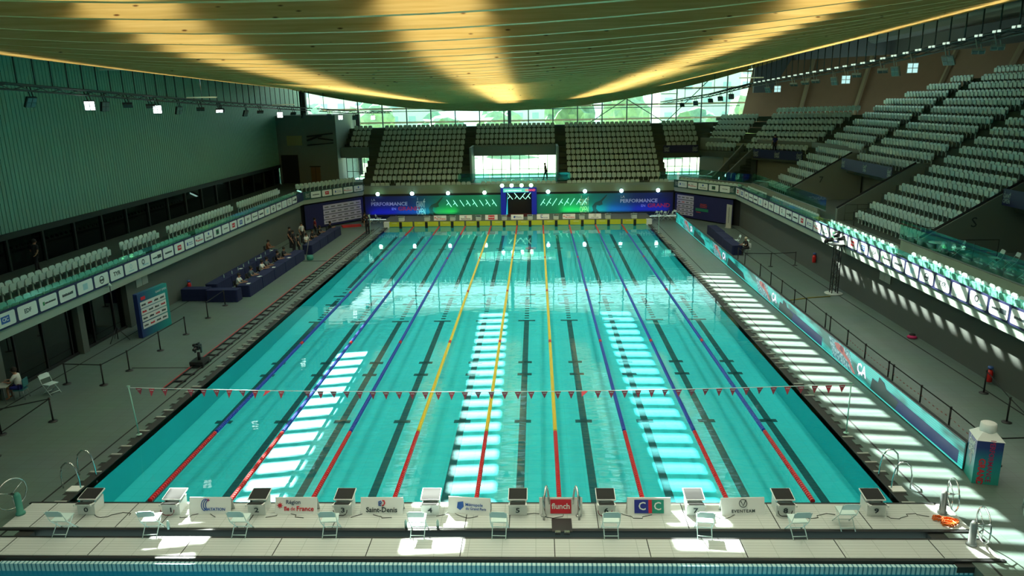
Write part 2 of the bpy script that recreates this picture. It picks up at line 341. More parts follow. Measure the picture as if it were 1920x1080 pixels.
# polyline of the balcony edge: right, chamfer, far
XR, XL, YF = 20.1, -19.9, 54.5
PR, PF = Vector((XR, 47.8)), Vector((15.7, YF)); QF, QL = Vector((-15.7, YF)), Vector((XL, 48.0))
def seg_box(p, q, z0, z1, t, name, m, parent=None, inward=0):
    d = (q-p); n = Vector((-d.y, d.x)).normalized()*t
    b = MB(); b.prism([(p.x, p.y, z0), (q.x, q.y, z0), (q.x+n.x, q.y+n.y, z0), (p.x+n.x, p.y+n.y, z0)], (0, 0, z1-z0)); return b.build(name, m, parent)
# chamfer lower walls
struct(seg_box(PF+Vector((.2, .35)), PR+Vector((.5, .2)), 0, 2.6, .3, 'wall_corner_right', BLK2))
struct(seg_box(QF+Vector((-.2, .35)), QL+Vector((-.5, .2)), 0, 2.6, -.3, 'wall_corner_left', BLK2))
b = MB(); b.b2(-16, 16, 54.75, 55, 0, 2.7); struct(b.build('wall_far', BLK2))
# balcony floors (ring) and lips
FARP = mat('far_parapet', (.20, .26, .18), .8, noise=.1, nscale=1)
LIP = mat('balcony_lip', (.30, .38, .32), .75, noise=.08, nscale=1)
b = MB()
b.b2(XR, 21.6, -24, 47.9, 2.55, 2.95); b.b2(-21.4, XL, -24, 48.1, 2.55, 2.95)
b.prism([(PR.x, PR.y, 2.55), (22, 48.4, 2.55), (16.5, 56.2, 2.55), (PF.x, PF.y, 2.55)], (0, 0, .4))
b.prism([(QL.x, QL.y, 2.55), (QF.x, QF.y, 2.55), (-16.5, 56.2, 2.55), (-22, 48.4, 2.55)], (0, 0, .4))
struct(b.build('floor_balcony', LIP))
b = MB(); b.b2(-15.7, 15.7, 54.5, 54.7, 2.62, 3.45); b.b2(-15.8, 15.8, 54.7, 56.1, 2.62, 2.8); struct(b.build('wall_far_parapet', FARP))
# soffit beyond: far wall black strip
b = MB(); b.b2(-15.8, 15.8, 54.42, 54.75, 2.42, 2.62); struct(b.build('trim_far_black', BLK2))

# pale posts inside the lobby
b = MB(); b.b2(-27.2, -27.1, 18.0, 18.15, 3.4, 5.3); b.b2(-27.2, -27.1, 20.3, 20.45, 3.4, 5.3); b.b2(-27.3, -27.0, 19.2, 19.7, 3.4, 4.6); b.b2(-27.2, -27.15, 16.5, 19.3, 4.5, 4.58); struct(b.build('trim_lobby_posts', mat('pale_post', (.35, .45, .40), .6)))
# left upper walkway, glass front and corrugated wall
b = MB(); b.b2(-25.7, -22.1, -24, 59, 3.1, 3.4); b.b2(-22.1, -21.4, -24, 48.3, 2.9, 3.42); b.prism([(-22.1, 48.3, 3.1), (-16.6, 56.1, 3.1), (-16.6, 59, 3.1), (-22.1, 59, 3.1)], (0, 0, .3))
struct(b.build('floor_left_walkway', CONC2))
b = MB(); b.b2(-25.75, -25.7, -24, 59, 3.4, 5.4); struct(b.build('window_2', MATS['dark_glass']))
b = MB(); 
for k in range(30): b.b2(-25.8, -25.6, -23+2.85*k, -22.86+2.85*k, 3.4, 5.4)
b.b2(-25.8, -25.5, -24, 59, 5.1, 5.4); struct(b.build('trim_window_pillars', mat('dark_green_frame', (.008, .018, .014), .6)))
b = MB(); b.b2(-29, -28.8, -24, 59, 3.2, 5.6); b.b2(-29, -25.8, 58.9, 59.1, 3.2, 5.6); b.b2(-29, -25.8, -24, 59, 5.5, 5.6); b.b2(-28.8, -25.8, -24, 59, 3.1, 3.3); struct(b.build('wall_left_lobby', mat('lobby_blue_reflection', (.015, .03, .17), .7, noise=.3, nscale=.3)))  # blue reflections of the window glass painted into the lobby wall colour
b = MB(); y = -24
while y < 69: b.b2(-25.72, -25.665, y, y+.22, 5.4, 15.2); y += .3
b.b2(-26.2, -25.7, -24, 69, 5.4, 16)
struct(b.build('wall_left_corrugated', mat('grey_green_cladding', (.20, .42, .33), .55, noise=.05, nscale=.3)))
# corner block at the far left
BLKW = mat('corner_block_grey', (.17, .21, .195), .7, noise=.06, nscale=.8)
b = MB(); b.b2(-25.7, -19.3, 59, 69, 3.1, 10.5); struct(b.build('wall_corner_block', BLKW))
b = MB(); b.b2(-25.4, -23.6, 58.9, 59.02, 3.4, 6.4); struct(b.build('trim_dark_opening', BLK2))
b = MB(); b.b2(-22.3, -21.3, 58.92, 59.02, 3.4, 5.1); d = b.build('door_1', mat('door_brown', (.16, .10, .05), .6)); struct(d)
b = MB(); b.b2(-21.82, -21.78, 58.9, 58.93, 3.4, 5.1); b.b2(-22.4, -21.2, 58.9, 58.95, 5.1, 5.2); struct(b.build('door_frame', BLACK, d))
b = MB(); b.b2(-24.6, -23.0, 58.88, 58.98, 7.4, 8.4); [b.b2(-24.5+.26*k, -24.42+.26*k, 58.84, 58.9, 7.45, 8.35) for k in range(6)]
tag(b.build('louvre_panel', mat('louvre_yellow', (.30, .32, .16), .6)), 'yellowish louvred panel high on the grey corner block', 'vent')
b = MB(); b.tube([(-22.4, 58.8, 8.3), (-19.6, 58.8, 8.6)], .09); b.tube([(-22.4, 58.8, 7.4), (-19.6, 58.8, 7.6)], .07); b.tube([(-22.4, 58.8, 7.9), (-20.8, 58.8, 8.4)], .12); b.tube([(-21.2, 58.8, 8.1), (-19.6, 58.8, 7.9)], .08)
tag(b.build('pipe_run', BLACK), 'black pipes running across the grey corner block', 'pipes')

# glazing wall far away
b = MB(); b.b2(-19.3, 25.6, 69.0, 69.04, 7.8, 18); struct(b.build('window_3', MATS['window_glass']))
FRM = mat('dark_teal_steel', (.02, .05, .05), .5)
b = MB()
for k in range(16): b.b2(-19.2+2.88*k, -19.08+2.88*k, 68.8, 69, 7.8, 18)
for z in (8.75, 10.6, 12.6, 14.6, 16.6): b.b2(-19.3, 25.6, 68.85, 69, z-.04, z+.04)
b.b2(-1.4, -1.0, 68.3, 68.8, 7.8, 18)
for p, q in (((8, 68.7, 8.8), (12.4, 68.7, 11.6)), ((12.4, 68.7, 11.6), (17, 68.7, 8.8)), ((17, 68.7, 8.8), (23, 68.7, 14.6))): b.tube([p, q], .05, 5)
struct(b.build('trim_glazing_frame', FRM))
b = MB(); b.b2(-30, 60, 58.2, 86, 18, 18.4); struct(b.build('ceiling_far_sunshade', mat('dark_soffit', (.05, .06, .055), .8)))  # roof slab; its long overhang outside is added to block the sun
# outside
LAWN = mat('lawn', (.35, .45, .25), .9, noise=.4, nscale=.4)
b = MB(); b.b2(-120, 150, 69.1, 220, 2.9, 3.1); struct(b.build('ground_outside', LAWN))
LOUV = mat('bronze_louvre', (.50, .36, .24), .6)
for z in (9.25, 10.9, 12.7, 14.5, 16.3):
    b = MB(); b.b2(-24, 30, 71.2, 71.9, z-.1, z+.1)
    for k in range(14): b.b2(-23.5+4*k, -23.4+4*k, 69.1, 71.5, z-.04, z+.04)
    struct(b.build('trim_facade_louvre', LOUV))
PALE = mat('pale_building', (.62, .62, .58), .8)
for i, (x0, x1, y, h) in enumerate(((-60, -20, 150, 13), (28, 60, 140, 16), (-8, 12, 170, 14))):
    e = empty('apartment_building', ((x0+x1)/2, y, 3.1), label=['long pale building far behind the left end of the glazing', 'pale building far behind the right end of the glazing', 'pale building seen over the trees behind the glazing centre'][i], cat='building')
    w = x1-x0; b = MB(); b.b2(-w/2, w/2, 0, 12, 0, h); b.build('wall', PALE, e)
    b = MB()
    for a in range(int(w/4)):
        for c in range(int(h/3)): b.b2(-w/2+1+4*a, -w/2+2.6+4*a, -.05, .05, 1+3*c, 2.5+3*c)
    b.build('windows', mat('pale_windows', (.34, .44, .48), .4), e)
TREEM = [mat('tree_green_a', (.42, .52, .33), .9, noise=.5, nscale=1.3), mat('tree_green_b', (.32, .45, .30), .9, noise=.5, nscale=1.3)]
for i, x in enumerate(range(-44, 46, 10)):
    e = empty('tree', (x+random.uniform(-1, 1), 95+random.uniform(-6, 10), 3.1), label='bushy green tree outside, '+['behind the left end of the far glazing', 'behind the left corner block', 'second in from the left corner block', 'left of the glazing centre', 'just left of the black glazing column', 'just right of the black glazing column', 'behind the crossed tie rods', 'right of the crossed tie rods', 'near the wood wall end of the glazing'][i], cat='tree', group='trees outside the far glazing')
    h = random.uniform(6, 9.5); bm = bmesh.new(); bmesh.ops.create_icosphere(bm, subdivisions=3, radius=1)
    for v in bm.verts:
        k = 1+.22*math.sin(5*v.co.x+i)*math.cos(6*v.co.y)+random.uniform(-.12, .12); v.co = Vector((v.co.x*3.6*k, v.co.y*3.4*k, v.co.z*h*.42*k+h*.62))
    me = bpy.data.meshes.new('crown'); bm.to_mesh(me); bm.free(); me.materials.append(TREEM[i % 2]); c = bpy.data.objects.new('crown', me); COL.objects.link(c); c.parent = e
    b = MB(); b.tube([(0, 0, 0), (.1, 0, h*.4)], [.28, .18]); b.build('trunk', mat('bark', (.10, .07, .05), .9), e)

# rear of the hall, behind the camera: solid wall, closed to cut the outside light
b = MB(); b.b2(-30, 46, -31, -30.6, -.3, 26); struct(b.build('wall_rear', WALLG))
b = MB(); b.b2(-26, 40, -30.6, -24, -.3, -.05); struct(b.build('floor_rear', CONCD))
b = MB(); b.b2(-26.2, -25.7, -31, -24, 0, 17); struct(b.build('wall_left_rear', WALLG))

# ------------------------------------------------------------------ roof
NX = 44; XS = [-26+68*i/NX for i in range(NX+1)]
k = 0; y = -27.99
while y < 57.6:
    b = MB(); vs = []
    hd = BEAM_D
    for x in XS:
        z = roofz(x, y); vs += [(x, -.12, z), (x, .12, z), (x, .12, z+hd), (x, -.12, z+hd)]
    fs = []
    for i in range(NX):
        a, c = 4*i, 4*i+4
        for q in range(4): fs.append((a+q, a+(q+1) % 4, c+(q+1) % 4, c+q))
    fs += [(0, 1, 2, 3), (4*NX+3, 4*NX+2, 4*NX+1, 4*NX)]
    b.add(vs, fs); o = b.build('ceiling_beam', WOOD, loc=(0, y, 0)); struct(o); o['group'] = 'timber beams under the roof'
    y += PITCH
# thin tie rods between the beams over the skylights (they split each sunbeam)
b = MB()
for x0, ye in STRIPS:
    y = -27.99+PITCH*.5
    while y < 50: 
        z = roofz(x0+SW/2, y)+BEAM_D-.02; b.tube([(x0-.3, y, z-.0), (x0+SW+.3, y, z+.0)], .028, 4, smooth=False); y += PITCH
struct(b.build('ceiling_skylight_ties', STEELD))
# roof deck with openings
xcuts = sorted(set([-26.5, 43]+[round(x0, 3) for x0, _ in STRIPS]+[round(x0+w_, 3) for (x0, _), w_ in zip(STRIPS, SWS)]+[-22, -18, -11, -4, 3, 10, 19, 23, 28, 33, 38]))
ycuts = [-28+2*i for i in range(44)]
def hole(xm, ym):
    for (x0, ye), w_ in zip(STRIPS, SWS):
        if x0 < xm < x0+w_ and 10.6 < ym < ye: return True
    return False
bm = bmesh.new(); gv = {}
def V(x, y):
    if (x, y) not in gv: gv[(x, y)] = bm.verts.new((x, y, roofz(x, y)+BEAM_D+DZ))
    return gv[(x, y)]
ycuts = sorted(set(ycuts+[10.6]+[e for _, e in STRIPS]))
for x0, x1 in zip(xcuts, xcuts[1:]):
    for y0, y1 in zip(ycuts, ycuts[1:]):
        if y1 > 58.3: continue
        if not hole((x0+x1)/2, (y0+y1)/2): bm.faces.new((V(x0, y0), V(x0, y1), V(x1, y1), V(x1, y0)))
me = bpy.data.meshes.new('ceiling'); bm.to_mesh(me); bm.free(); me.materials.append(mat('roof_membrane', (.06, .05, .03), .9)); o = bpy.data.objects.new('ceiling', me); COL.objects.link(o); struct(o)
md = o.modifiers.new('thick', 'SOLIDIFY'); md.thickness = -.18; md.offset = -1
# end face of the roof and closing wall up to the far slab
b = MB(); vs = []
for x in XS: z = roofz(x, 57.6); vs += [(x, 57.65, z-.1), (x, 57.65, z+.9)]
b.add(vs, [(2*i, 2*i+1, 2*i+3, 2*i+2) for i in range(NX)]); vs2 = [(p[0], 58.1, p[2]) for p in vs]; b.add(vs2, [(2*i, 2*i+2, 2*i+3, 2*i+1) for i in range(NX)]); b.add([vs[2*i] for i in range(NX+1)]+[vs2[2*i] for i in range(NX+1)], [(i, i+1, NX+1+i+1, NX+1+i) for i in range(NX)])
struct(b.build('ceiling_edge_beam', WOOD))
b = MB(); vs = []
for x in XS: z = roofz(x, 58); vs += [(x, 58.15, min(z+.6, 18)), (x, 58.15, max(18.2, z+.7)), (x, 58.3, min(z+.6, 18)), (x, 58.3, max(18.2, z+.7))]
fs = []
for i in range(NX):
    a, c = 4*i, 4*i+4; fs += [(a, a+1, c+1, c), (a+2, c+2, c+3, a+3)]
b.add(vs, fs); struct(b.build('wall_over_roof_edge', mat('dark_soffit', (.05, .06, .055), .8)))

# ------------------------------------------------------------------ grandstands
K = 17; TR = .88; KFAR = 10; KCH = 12
def zrow(k, s): return 3.4+k*(.545 if s == 'F' else .58 if s == 'R' else .5625)      # floor of row k
oR, oF = 2.3, 1.6
def offs(k, s): return (oR if s == 'R' else oF)+TR*k
def cornR(k, e=0):   # meeting of the right rows and the corner rows
    xr = XR+oR+TR*k+e; oc = 1.95+TR*k+e; n = Vector((.836, .549)); return Vector((xr, 47.8+(oc-n.x*(xr-XR))/n.y))
def cornF(k, e=0):
    yf = YF+oF+TR*k+e; oc = 1.95+TR*k+e; n = Vector((.836, .549)); return Vector((XR+(oc-n.y*(yf-47.8))/n.x, yf))
# blocks: (segment, a, b) along y for R, along x for F, as 0..1 for C ; rows k0..k1
R_BL = [(-6, 8.0, 6, 16, 'block nearest the camera on the right stand'), (9.4, 19.2, 6, 16, 'right stand block above the numbered entrance'), (20.3, 29.0, 0, 16, 'right stand block right of the middle entrance'), (30.5, 39.9, 5, 16, 'right stand block above the middle entrance'), (41.2, 49.2, 0, 15, 'right stand block left of the middle entrance')]
F_BL = [(-18.7, -16.6, 6, 9, 'small far stand block beside the grey corner block'), (-15.2, -5.9, 0, 9, 'far stand block left of the glazed doorway'), (-4.8, 4.0, 6, 9, 'far stand block above the glazed doorway'), (5.1, 14.7, 0, 9, 'far stand block right of the glazed doorway'), (15.9, 19.5, 5, 9, 'small far stand block beside the corner')]
b = MB()
def tread(P0, P1, Q1, Q0, z0, z1a, z1b=None):   # front-left, front-right, back-right, back-left
    z1b = z1a if z1b is None else z1b
    b.add([(P0.x, P0.y, z1a), (P1.x, P1.y, z1b), (Q1.x, Q1.y, z1b), (Q0.x, Q0.y, z1a), (P0.x, P0.y, z0), (P1.x, P1.y, z0), (Q1.x, Q1.y, z0), (Q0.x, Q0.y, z0)], [(0, 1, 2, 3), (0, 4, 5, 1), (1, 5, 6, 2), (2, 6, 7, 3), (3, 7, 4, 0)])
V2 = (30.5, 40.6); V1 = (10.0, 19.6); VF = (-4.9, 4.1); VA = (-18.6, -16.3)
for k in range(K):
    z = zrow(k, 'R'); x0 = XR+offs(k, 'R'); c0, c1 = cornR(k), cornR(k+1)
    if k >= 12: c0 = Vector((c0.x, 50.6-(k-12)*1.9)); c1 = Vector((c1.x, c0.y))
    iv = [(-24, c0.y)] if k >= 5 else [(-24, V1[0]), (V1[1], V2[0]), (V2[1], c0.y)]
    for a, e in iv:
        q = c1.y if e == c0.y else e
        tread(Vector((x0, a)), Vector((x0, e)), Vector((x0+TR, q)), Vector((x0+TR, a)), z-.75 if k >= 5 else 2.9, z)
    if k < KCH:
        zC0, zC1 = zrow(k, 'R'), zrow(min(k, 99), 'F'); f0, f1 = cornF(k), cornF(k+1)
        lo = 5
        if k >= lo: tread(c0, f0, f1, c1, z-.75, zC0, zC1)
        else:   # corner: solid middle piece between two openings
            m0, m1 = c0.lerp(f0, .48), c1.lerp(f1, .48); n0, n1 = c0.lerp(f0, .60), c1.lerp(f1, .60)
            tread(m0, n0, n1, m1, 2.9, zC0*.5+zC1*.5)
    if k < KFAR+1:
        z = zrow(k, 'F'); y0 = YF+offs(k, 'F'); f0, f1 = cornF(k), cornF(k+1)
        iv = [(-19.3, f0.x)] if k >= 6 else [(VA[1], VF[0]), (VF[1], 15.4), ]
        if k == 5: iv = [(VA[1], VF[0]), (VF[1], f0.x)]
        for a, e in iv:
            q = f1.x if e == f0.x else e
            tread(Vector((a, y0)), Vector((e, y0)), Vector((q, y0+TR)), Vector((a, y0+TR)), z-.75 if k >= 5 else 2.9, z)
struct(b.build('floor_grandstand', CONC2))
b = MB()   # walkways at the foot of the stands
b.b2(21.6, 30, -24, 53, 3.1, 3.36); b.prism([(21.6, 46, 3.1), (30, 50, 3.1), (26, 62.5, 3.1), (16.2, 62.5, 3.1), (16.2, 56.1, 3.1)], (0, 0, .25)); b.b2(-19.3, 16.2, 56.1, 62.5, 3.1, 3.34)
struct(b.build('floor_walkway', mat('walkway_floor', (.20, .24, .22), .35)))
# parapet between ring row and walkway (right)
b = MB(); b.b2(21.45, 21.65, -24, 19.8, 2.9, 4.0); b.b2(21.45, 21.65, 19.8, 29.8, 2.9, 3.55); b.b2(21.45, 21.65, 31.8, 48.0, 2.9, 3.95)
b.prism([(21.45, 48.0, 2.9), (21.65, 48.0, 2.9), (16.6, 56.0, 2.9), (16.4, 55.8, 2.9)], (0, 0, .9)); struct(b.build('wall_balcony_parapet', CONC))
# entrance side walls with sloped tops, back walls, lintels
def vom_R(y, w, nm, num=None, side=1):
    b = MB(); x0 = XR+oR-.2; b.prism([(x0, y, 3.38), (x0+TR*6.6, y, 3.38), (x0+TR*6.6, y, 7.1), (x0+TR*5.6, y, 7.1), (x0, y, 4.15)], (0, w, 0)); o = struct(b.build(nm, mat('entrance_wall', (.19, .24, .215), .75)))
    b = MB(); b.tube([(x0, y+w/2, 4.2), (x0+TR*5.6, y+w/2, 7.15)], .07, 4, smooth=False); struct(b.build('trim_coping', BLK2))
vom_R(19.2, .3, 'wall_entrance_a'); vom_R(30.26, .3, 'wall_entrance_b'); vom_R(40.42, .3, 'wall_entrance_c'); vom_R(9.76, .3, 'wall_entrance_d')
b = MB()
b.b2(28.2, 28.5, -20, 42, 3.4, 6.25); b.b2(26.5, 28.5, V1[0], V1[1], 6.15, 6.3); b.b2(26.5, 28.5, V2[0], V2[1], 6.15, 6.3); b.prism([(28.4, 41, 3.4), (27.5, 50.4, 3.4), (27.8, 50.6, 3.4), (28.7, 41, 3.4)], (0, 0, 4)); b.prism([(27.5, 50.4, 3.4), (23.9, 55.4, 3.4), (24.1, 55.6, 3.4), (27.7, 50.6, 3.4)], (0, 0, 4)); b.prism([(21.5, 58.7, 3.4), (19.6, 61.4, 3.4), (19.8, 61.6, 3.4), (21.7, 58.9, 3.4)], (0, 0, 4))
struct(b.build('wall_entrance_back', mat('entrance_wall', (.19, .24, .215), .75)))
n_ = 2
def glazed(name, p, q, z0, z1, n, door=True, gm='window_glass'):
    p, q = Vector(p), Vector(q); d = q-p; L_ = d.length; e = empty(name, (p.x, p.y, z0), math.atan2(d.y, d.x)); struct(e)
    b = MB(); b.b2(0, L_, -.01, .01, .05, z1-z0); struct(b.build('pane', MATS[gm], e))
    b = MB()
    for i in range(n+1): b.b2(L_*i/n-.035, L_*i/n+.035, -.05, .05, 0, z1-z0)
    b.b2(0, L_, -.05, .05, z1-z0-.08, z1-z0); b.b2(0, L_, -.05, .05, 0, .07); b.b2(0, L_, -.05, .05, .95, 1.0); struct(b.build('frame', FRM, e)); return e
glazed('door_2', (VF[0], 61.0), (VF[1], 61.0), 3.4, 5.95, 9); glazed('door_3', (VA[0]-.3, 61), (VA[1], 61), 3.4, 5.9, 4); glazed('door_4', (15.4, 61.6), (19.4, 61.6), 3.4, 5.9, 5)
b = MB(); b.b2(VF[0]-.1, VF[1]+.1, 60.7, 61.1, 5.95, 7.0); b.b2(VF[0]-.1, VF[0]+.1, 57, 61, 3.4, 7.0); b.b2(VF[1]-.1, VF[1]+.1, 57, 61, 3.4, 7.0)
b.b2(VF[0]-.1, VF[1]+.1, 60.2, 60.4, 5.9, 6.9); b.b2(VA[0]-.7, VA[1], 60.3, 60.8, 5.9, 7.0)
struct(b.build('wall_doorway_lintel', mat('lintel_blue_grey', (.16, .24, .23), .6)))
# corner entrances on the right
b = MB(); b.prism([(24.2, 55.0, 3.4), (21.2, 59.2, 3.4), (21.4, 59.4, 3.4), (24.4, 55.2, 3.4)], (0, 0, 3.6)); struct(b.build('wall_corner_entrance', mat('beige_entrance_wall', (.30, .32, .22), .7)))
b = MB(); [b.box((24.1-2.9*f, 54.9+4.1*f, 4.9), (.08, .08, 3.0)) for f in (.05, .38, .7)]; struct(b.build('trim_corner_doors', BLK2))
for nm, (m0, k0) in (('wall_corner_stair_a', (.48, 0)), ('wall_corner_stair_b', (.60, 0))):
    b = MB(); P0 = cornR(0).lerp(cornF(0), m0); P1 = cornR(6).lerp(cornF(6), m0); t = Vector((-.55, .84))*.15
    b.prism([(P0.x, P0.y, 3.38), (P1.x, P1.y, 3.38), (P1.x, P1.y, 7.0), (P0.x, P0.y, 4.1)], (t.x, t.y, 0)); struct(b.build(nm, mat('entrance_wall', (.19, .24, .215), .75)))
# banners over entrances
def banner(p, q, z0, z1, label, marks=3):
    p, q = Vector((*p, z0)), Vector((*q, z0)); d = (q-p); L_ = d.length; e = empty('fabric_banner', p, math.atan2(d.y, d.x), label=label, cat='banner')
    b = MB(); b.b2(0, L_, -.02, .02, 0, z1-z0); b.build('cloth', NAVYB, e)
    for i in range(marks):
        x = .35+(L_-.7)*i/max(1, marks-1); logo_giant(shift(frame((0, -.03, 0), (1, 0, 0), (0, 0, 1)), x, (z1-z0)*.48), .75*(z1-z0), e, mat('banner_print', (.30, .38, .36), .6))
    return e
def logo_giant(M, h, parent, m, name='giant_open_mark'):
    o = text(name, 'GIANT', h*.5, shift(M, 0, h*.12), m, parent, .02, sx=.62); text(name, 'OPEN', h*.5, shift(M, 0, -h*.28), m, parent, .02, sx=.70)
    b = MB(); c = [(-.02, .36), (.02, .36), (.02, .52), (-.02, .52)]; b.prism([(x*h*1.2-.3*h, y*h, 0) for x, y in c], (0, 0, .004))
    b.prism([(.30*h, .34*h, 0), (.42*h, .46*h, 0), (.46*h, .42*h, 0), (.36*h, .30*h, 0)], (0, 0, .004)); b.build('mark_strokes', m, parent, M=M)
banner((26.0, 39.6), (26.0, 31.2), 5.95, 6.8, 'navy banner hung over the middle entrance of the right stand')
banner((26.0, 19.0), (26.0, 10.4), 5.95, 6.8, 'navy banner hung over the entrance marked S at the right edge')
f5 = cornR(5); g5 = cornF(5)
a1, a2 = f5.lerp(g5, .04), f5.lerp(g5, .46); banner((a2.x-.1, a2.y-.1), (a1.x-.1, a1.y-.1), 5.75, 6.6, 'navy banner over the beige corner entrance')
a1, a2 = Vector((15.5, 60.4)), Vector((19.2, 60.4)); banner((a1.x, a1.y), (a2.x, a2.y), 5.9, 6.7, 'navy banner over the bright corner doors of the far stand', 2)
text('entrance_letter', 'S', .75, frame((24.8, 19.15, 5.0), (1, 0, 0), (0, 0, 1)), INK)['kind'] = 'structure'
text('entrance_number', '7', .7, frame((24.8, 40.39, 5.0), (1, 0, 0), (0, 0, 1)), INK)['kind'] = 'structure'
b = MB()
for y in (10.3, 14, 16.5, 31.3, 32.6, 35.5): b.b2(28.1, 28.2, y, y+.95, 3.4, 5.6)
struct(b.build('door_5', BLK2))

# seats
def seat_parts():
    b = MB(); prof = [(-.21, .44), (-.225, .60), (-.21, .80), (-.13, .86), (.13, .86), (.21, .80), (.225, .60), (.21, .44)]
    n = len(prof); vs = [(x, -.02+.045*abs(x)*-1-.08*(z-.44), z) for x, z in prof]+[(x, .02-.08*(z-.44)-.045*abs(x), z) for x, z in prof]
    b.add([(x, -y, z) for x, y, z in vs], [tuple(range(n)), tuple(range(2*n-1, n-1, -1))]+[(i, n+i, n+(i+1) % n, (i+1) % n) for i in range(n)])
    p = MB(); pr = [(-.19, .40), (-.2, .66), (-.15, .72), (.15, .72), (.2, .66), (.19, .40)]; n = len(pr)
    vs = [(x, -.10-.05*(z-.4), z) for x, z in pr]+[(x, -.15-.05*(z-.4), z) for x, z in pr]
    p.add(vs, [tuple(range(n))[::-1], tuple(range(n, 2*n))]+[(i, (i+1) % n, n+(i+1) % n, n+i) for i in range(n)][::-1])
    p.box((0, -.02, .36), (.06, .14, .08)); p.box((0, .02, .18), (.05, .05, .3))
    return b, p
sb, spn = seat_parts(); ms_back = sb.mesh('seat_backrest', SEATM); ms_pan = spn.mesh('seat_pan', SEATM)
seats = []   # (x,y,z,rz,desc,group)
def seat_row(P, Q, z0, z1, desc, pitch=.5):
    P, Q = Vector(P), Vector(Q); L_ = (Q-P).length; n = max(1, int(L_/pitch+.3)); d = (Q-P)/n
    ang = math.atan2(d.y, d.x)
    for i in range(n):
        f = (i+.5)/n; q = P+(Q-P)*f; seats.append((q.x, q.y, z0+(z1-z0)*f, ang, desc))
ORD = ['lowest', 'second', 'third', 'fourth', 'fifth', 'sixth', 'seventh', 'eighth', 'ninth', 'tenth', 'eleventh', 'twelfth', '13th', '14th', '15th', '16th', '17th']
for a, e, k0, k1, ds in R_BL:
    for k in range(k0, k1+1):
        x = XR+oR+TR*k+.6; ye = e
        if e > 45: ye = min(49.9, cornR(k, .6).y-.6); 
        if k > 12 and a > 40: ye = 49.9-(k-12)*1.9
        if ye-a < 1.2: continue
        if k == 0 and a > 20 and a < 21: pass
        seat_row((x, ye), (x, a), zrow(k, 'R'), zrow(k, 'R'), '%s row of the %s' % (ORD[k-k0], ds))
for a, e, k0, k1, ds in F_BL:
    for k in range(k0, k1+1):
        y = YF+oF+TR*k+.6; ee = min(e, cornF(k, .6).x-.5) if e > 19 else e
        seat_row((a, y), (ee, y), zrow(k, 'F'), zrow(k, 'F'), '%s row of the %s' % (ORD[k-k0], ds))
for k in range(5, 12):
    A, B = cornR(k, .6), cornF(k, .6); zA, zB = zrow(k, 'R'), zrow(k, 'F'); Lc = (B-A).length
    for f0, f1, ds in ((.05, .56, 'corner block right of the corner aisle'), (.66, .95, 'corner block left of the corner aisle')):
        if k > 10 and f0 > .5: continue
        P, Q = A.lerp(B, f1), A.lerp(B, f0); seat_row(P, Q, zA+(zB-zA)*f1, zA+(zB-zA)*f0, '%s row of the %s' % (ORD[k-5], ds))
# ring rows
for a, e in ((-5, 17.6), (19.0, 28.2), (30.2, 40.3), (41.8, 47.3)): seat_row((20.95, e), (20.95, a), 2.95, 2.95, 'ring row behind the right balcony glass')
A, B = Vector((20.7, 48.6)), Vector((16.4, 55.2)); seat_row(B, A, 2.95, 2.95, 'ring row behind the right corner balcony')
for a, e in ((-15.2, -13.2), (-12.6, -4.8), (-3.8, 3.9), (5.0, 12.4), (13.4, 15.3)): seat_row((a, 55.55), (e, 55.55), 2.8, 2.8, 'ring row behind the far parapet')
for a, e in ((3, 20.6), (21.6, 26.2), (27.2, 47.5)): seat_row((-20.5, a), (-20.5, e), 2.95, 2.95, 'front row behind the left balcony glass')
for a, e, w in ((5, 19.1, 'nearest'), (20.2, 24.4, 'second'), (25.6, 35.8, 'third'), (36.9, 46.4, 'fourth')): seat_row((-21.6, a), (-21.6, e), 3.42, 3.42, '%s group of seats on the raised left balcony row' % w)
A, B = Vector((-21.0, 49.4)), Vector((-16.8, 55.6)); seat_row(A, B, 3.42, 3.42, 'raised row at the left corner of the balcony')
def inview(x, y, z):
    d = Vector((x, y, z))-CAM; w = d.dot(fwd)
    if w < 1: return None
    u, v = 960+FPX*d.dot(r2)/w, 540-FPX*d.dot(u2)/w
    return w if (-15 < u < 1935 and -15 < v < 1095) else None
vis = sorted([(inview(s[0], s[1], s[2]+.6), i) for i, s in enumerate(seats) if inview(s[0], s[1], s[2]+.6)])
near = [i for _, i in vis[:300]]; rest = [i for _, i in vis[300:]]
proto = None
for i in near:
    x, y, z, a, ds = seats[i]
    if proto is None:
        proto = bpy.data.objects.new('stadium_seat', ms_back); COL.objects.link(proto); pn = bpy.data.objects.new('seat_pan', ms_pan); COL.objects.link(pn); pn.parent = proto; o = proto
    else: o = copy_tree(proto)
    o.location = (x, y, z); o.rotation_euler.z = a; tag(o, 'white tip-up seat, '+ds, 'seat', group='tip-up seats, '+ds)
allb = MB()
for i in rest:
    x, y, z, a, _ = seats[i]; R = Matrix.Rotation(a, 3, 'Z'); T = Vector((x, y, z))
    for src in (sb, spn): allb.add([R @ Vector(v)+T for v in src.v], src.f)
tag(allb.build('stadium_seats', SEATM), 'hundreds of white tip-up seats filling the far, corner and right stands', 'seats', kind='stuff')

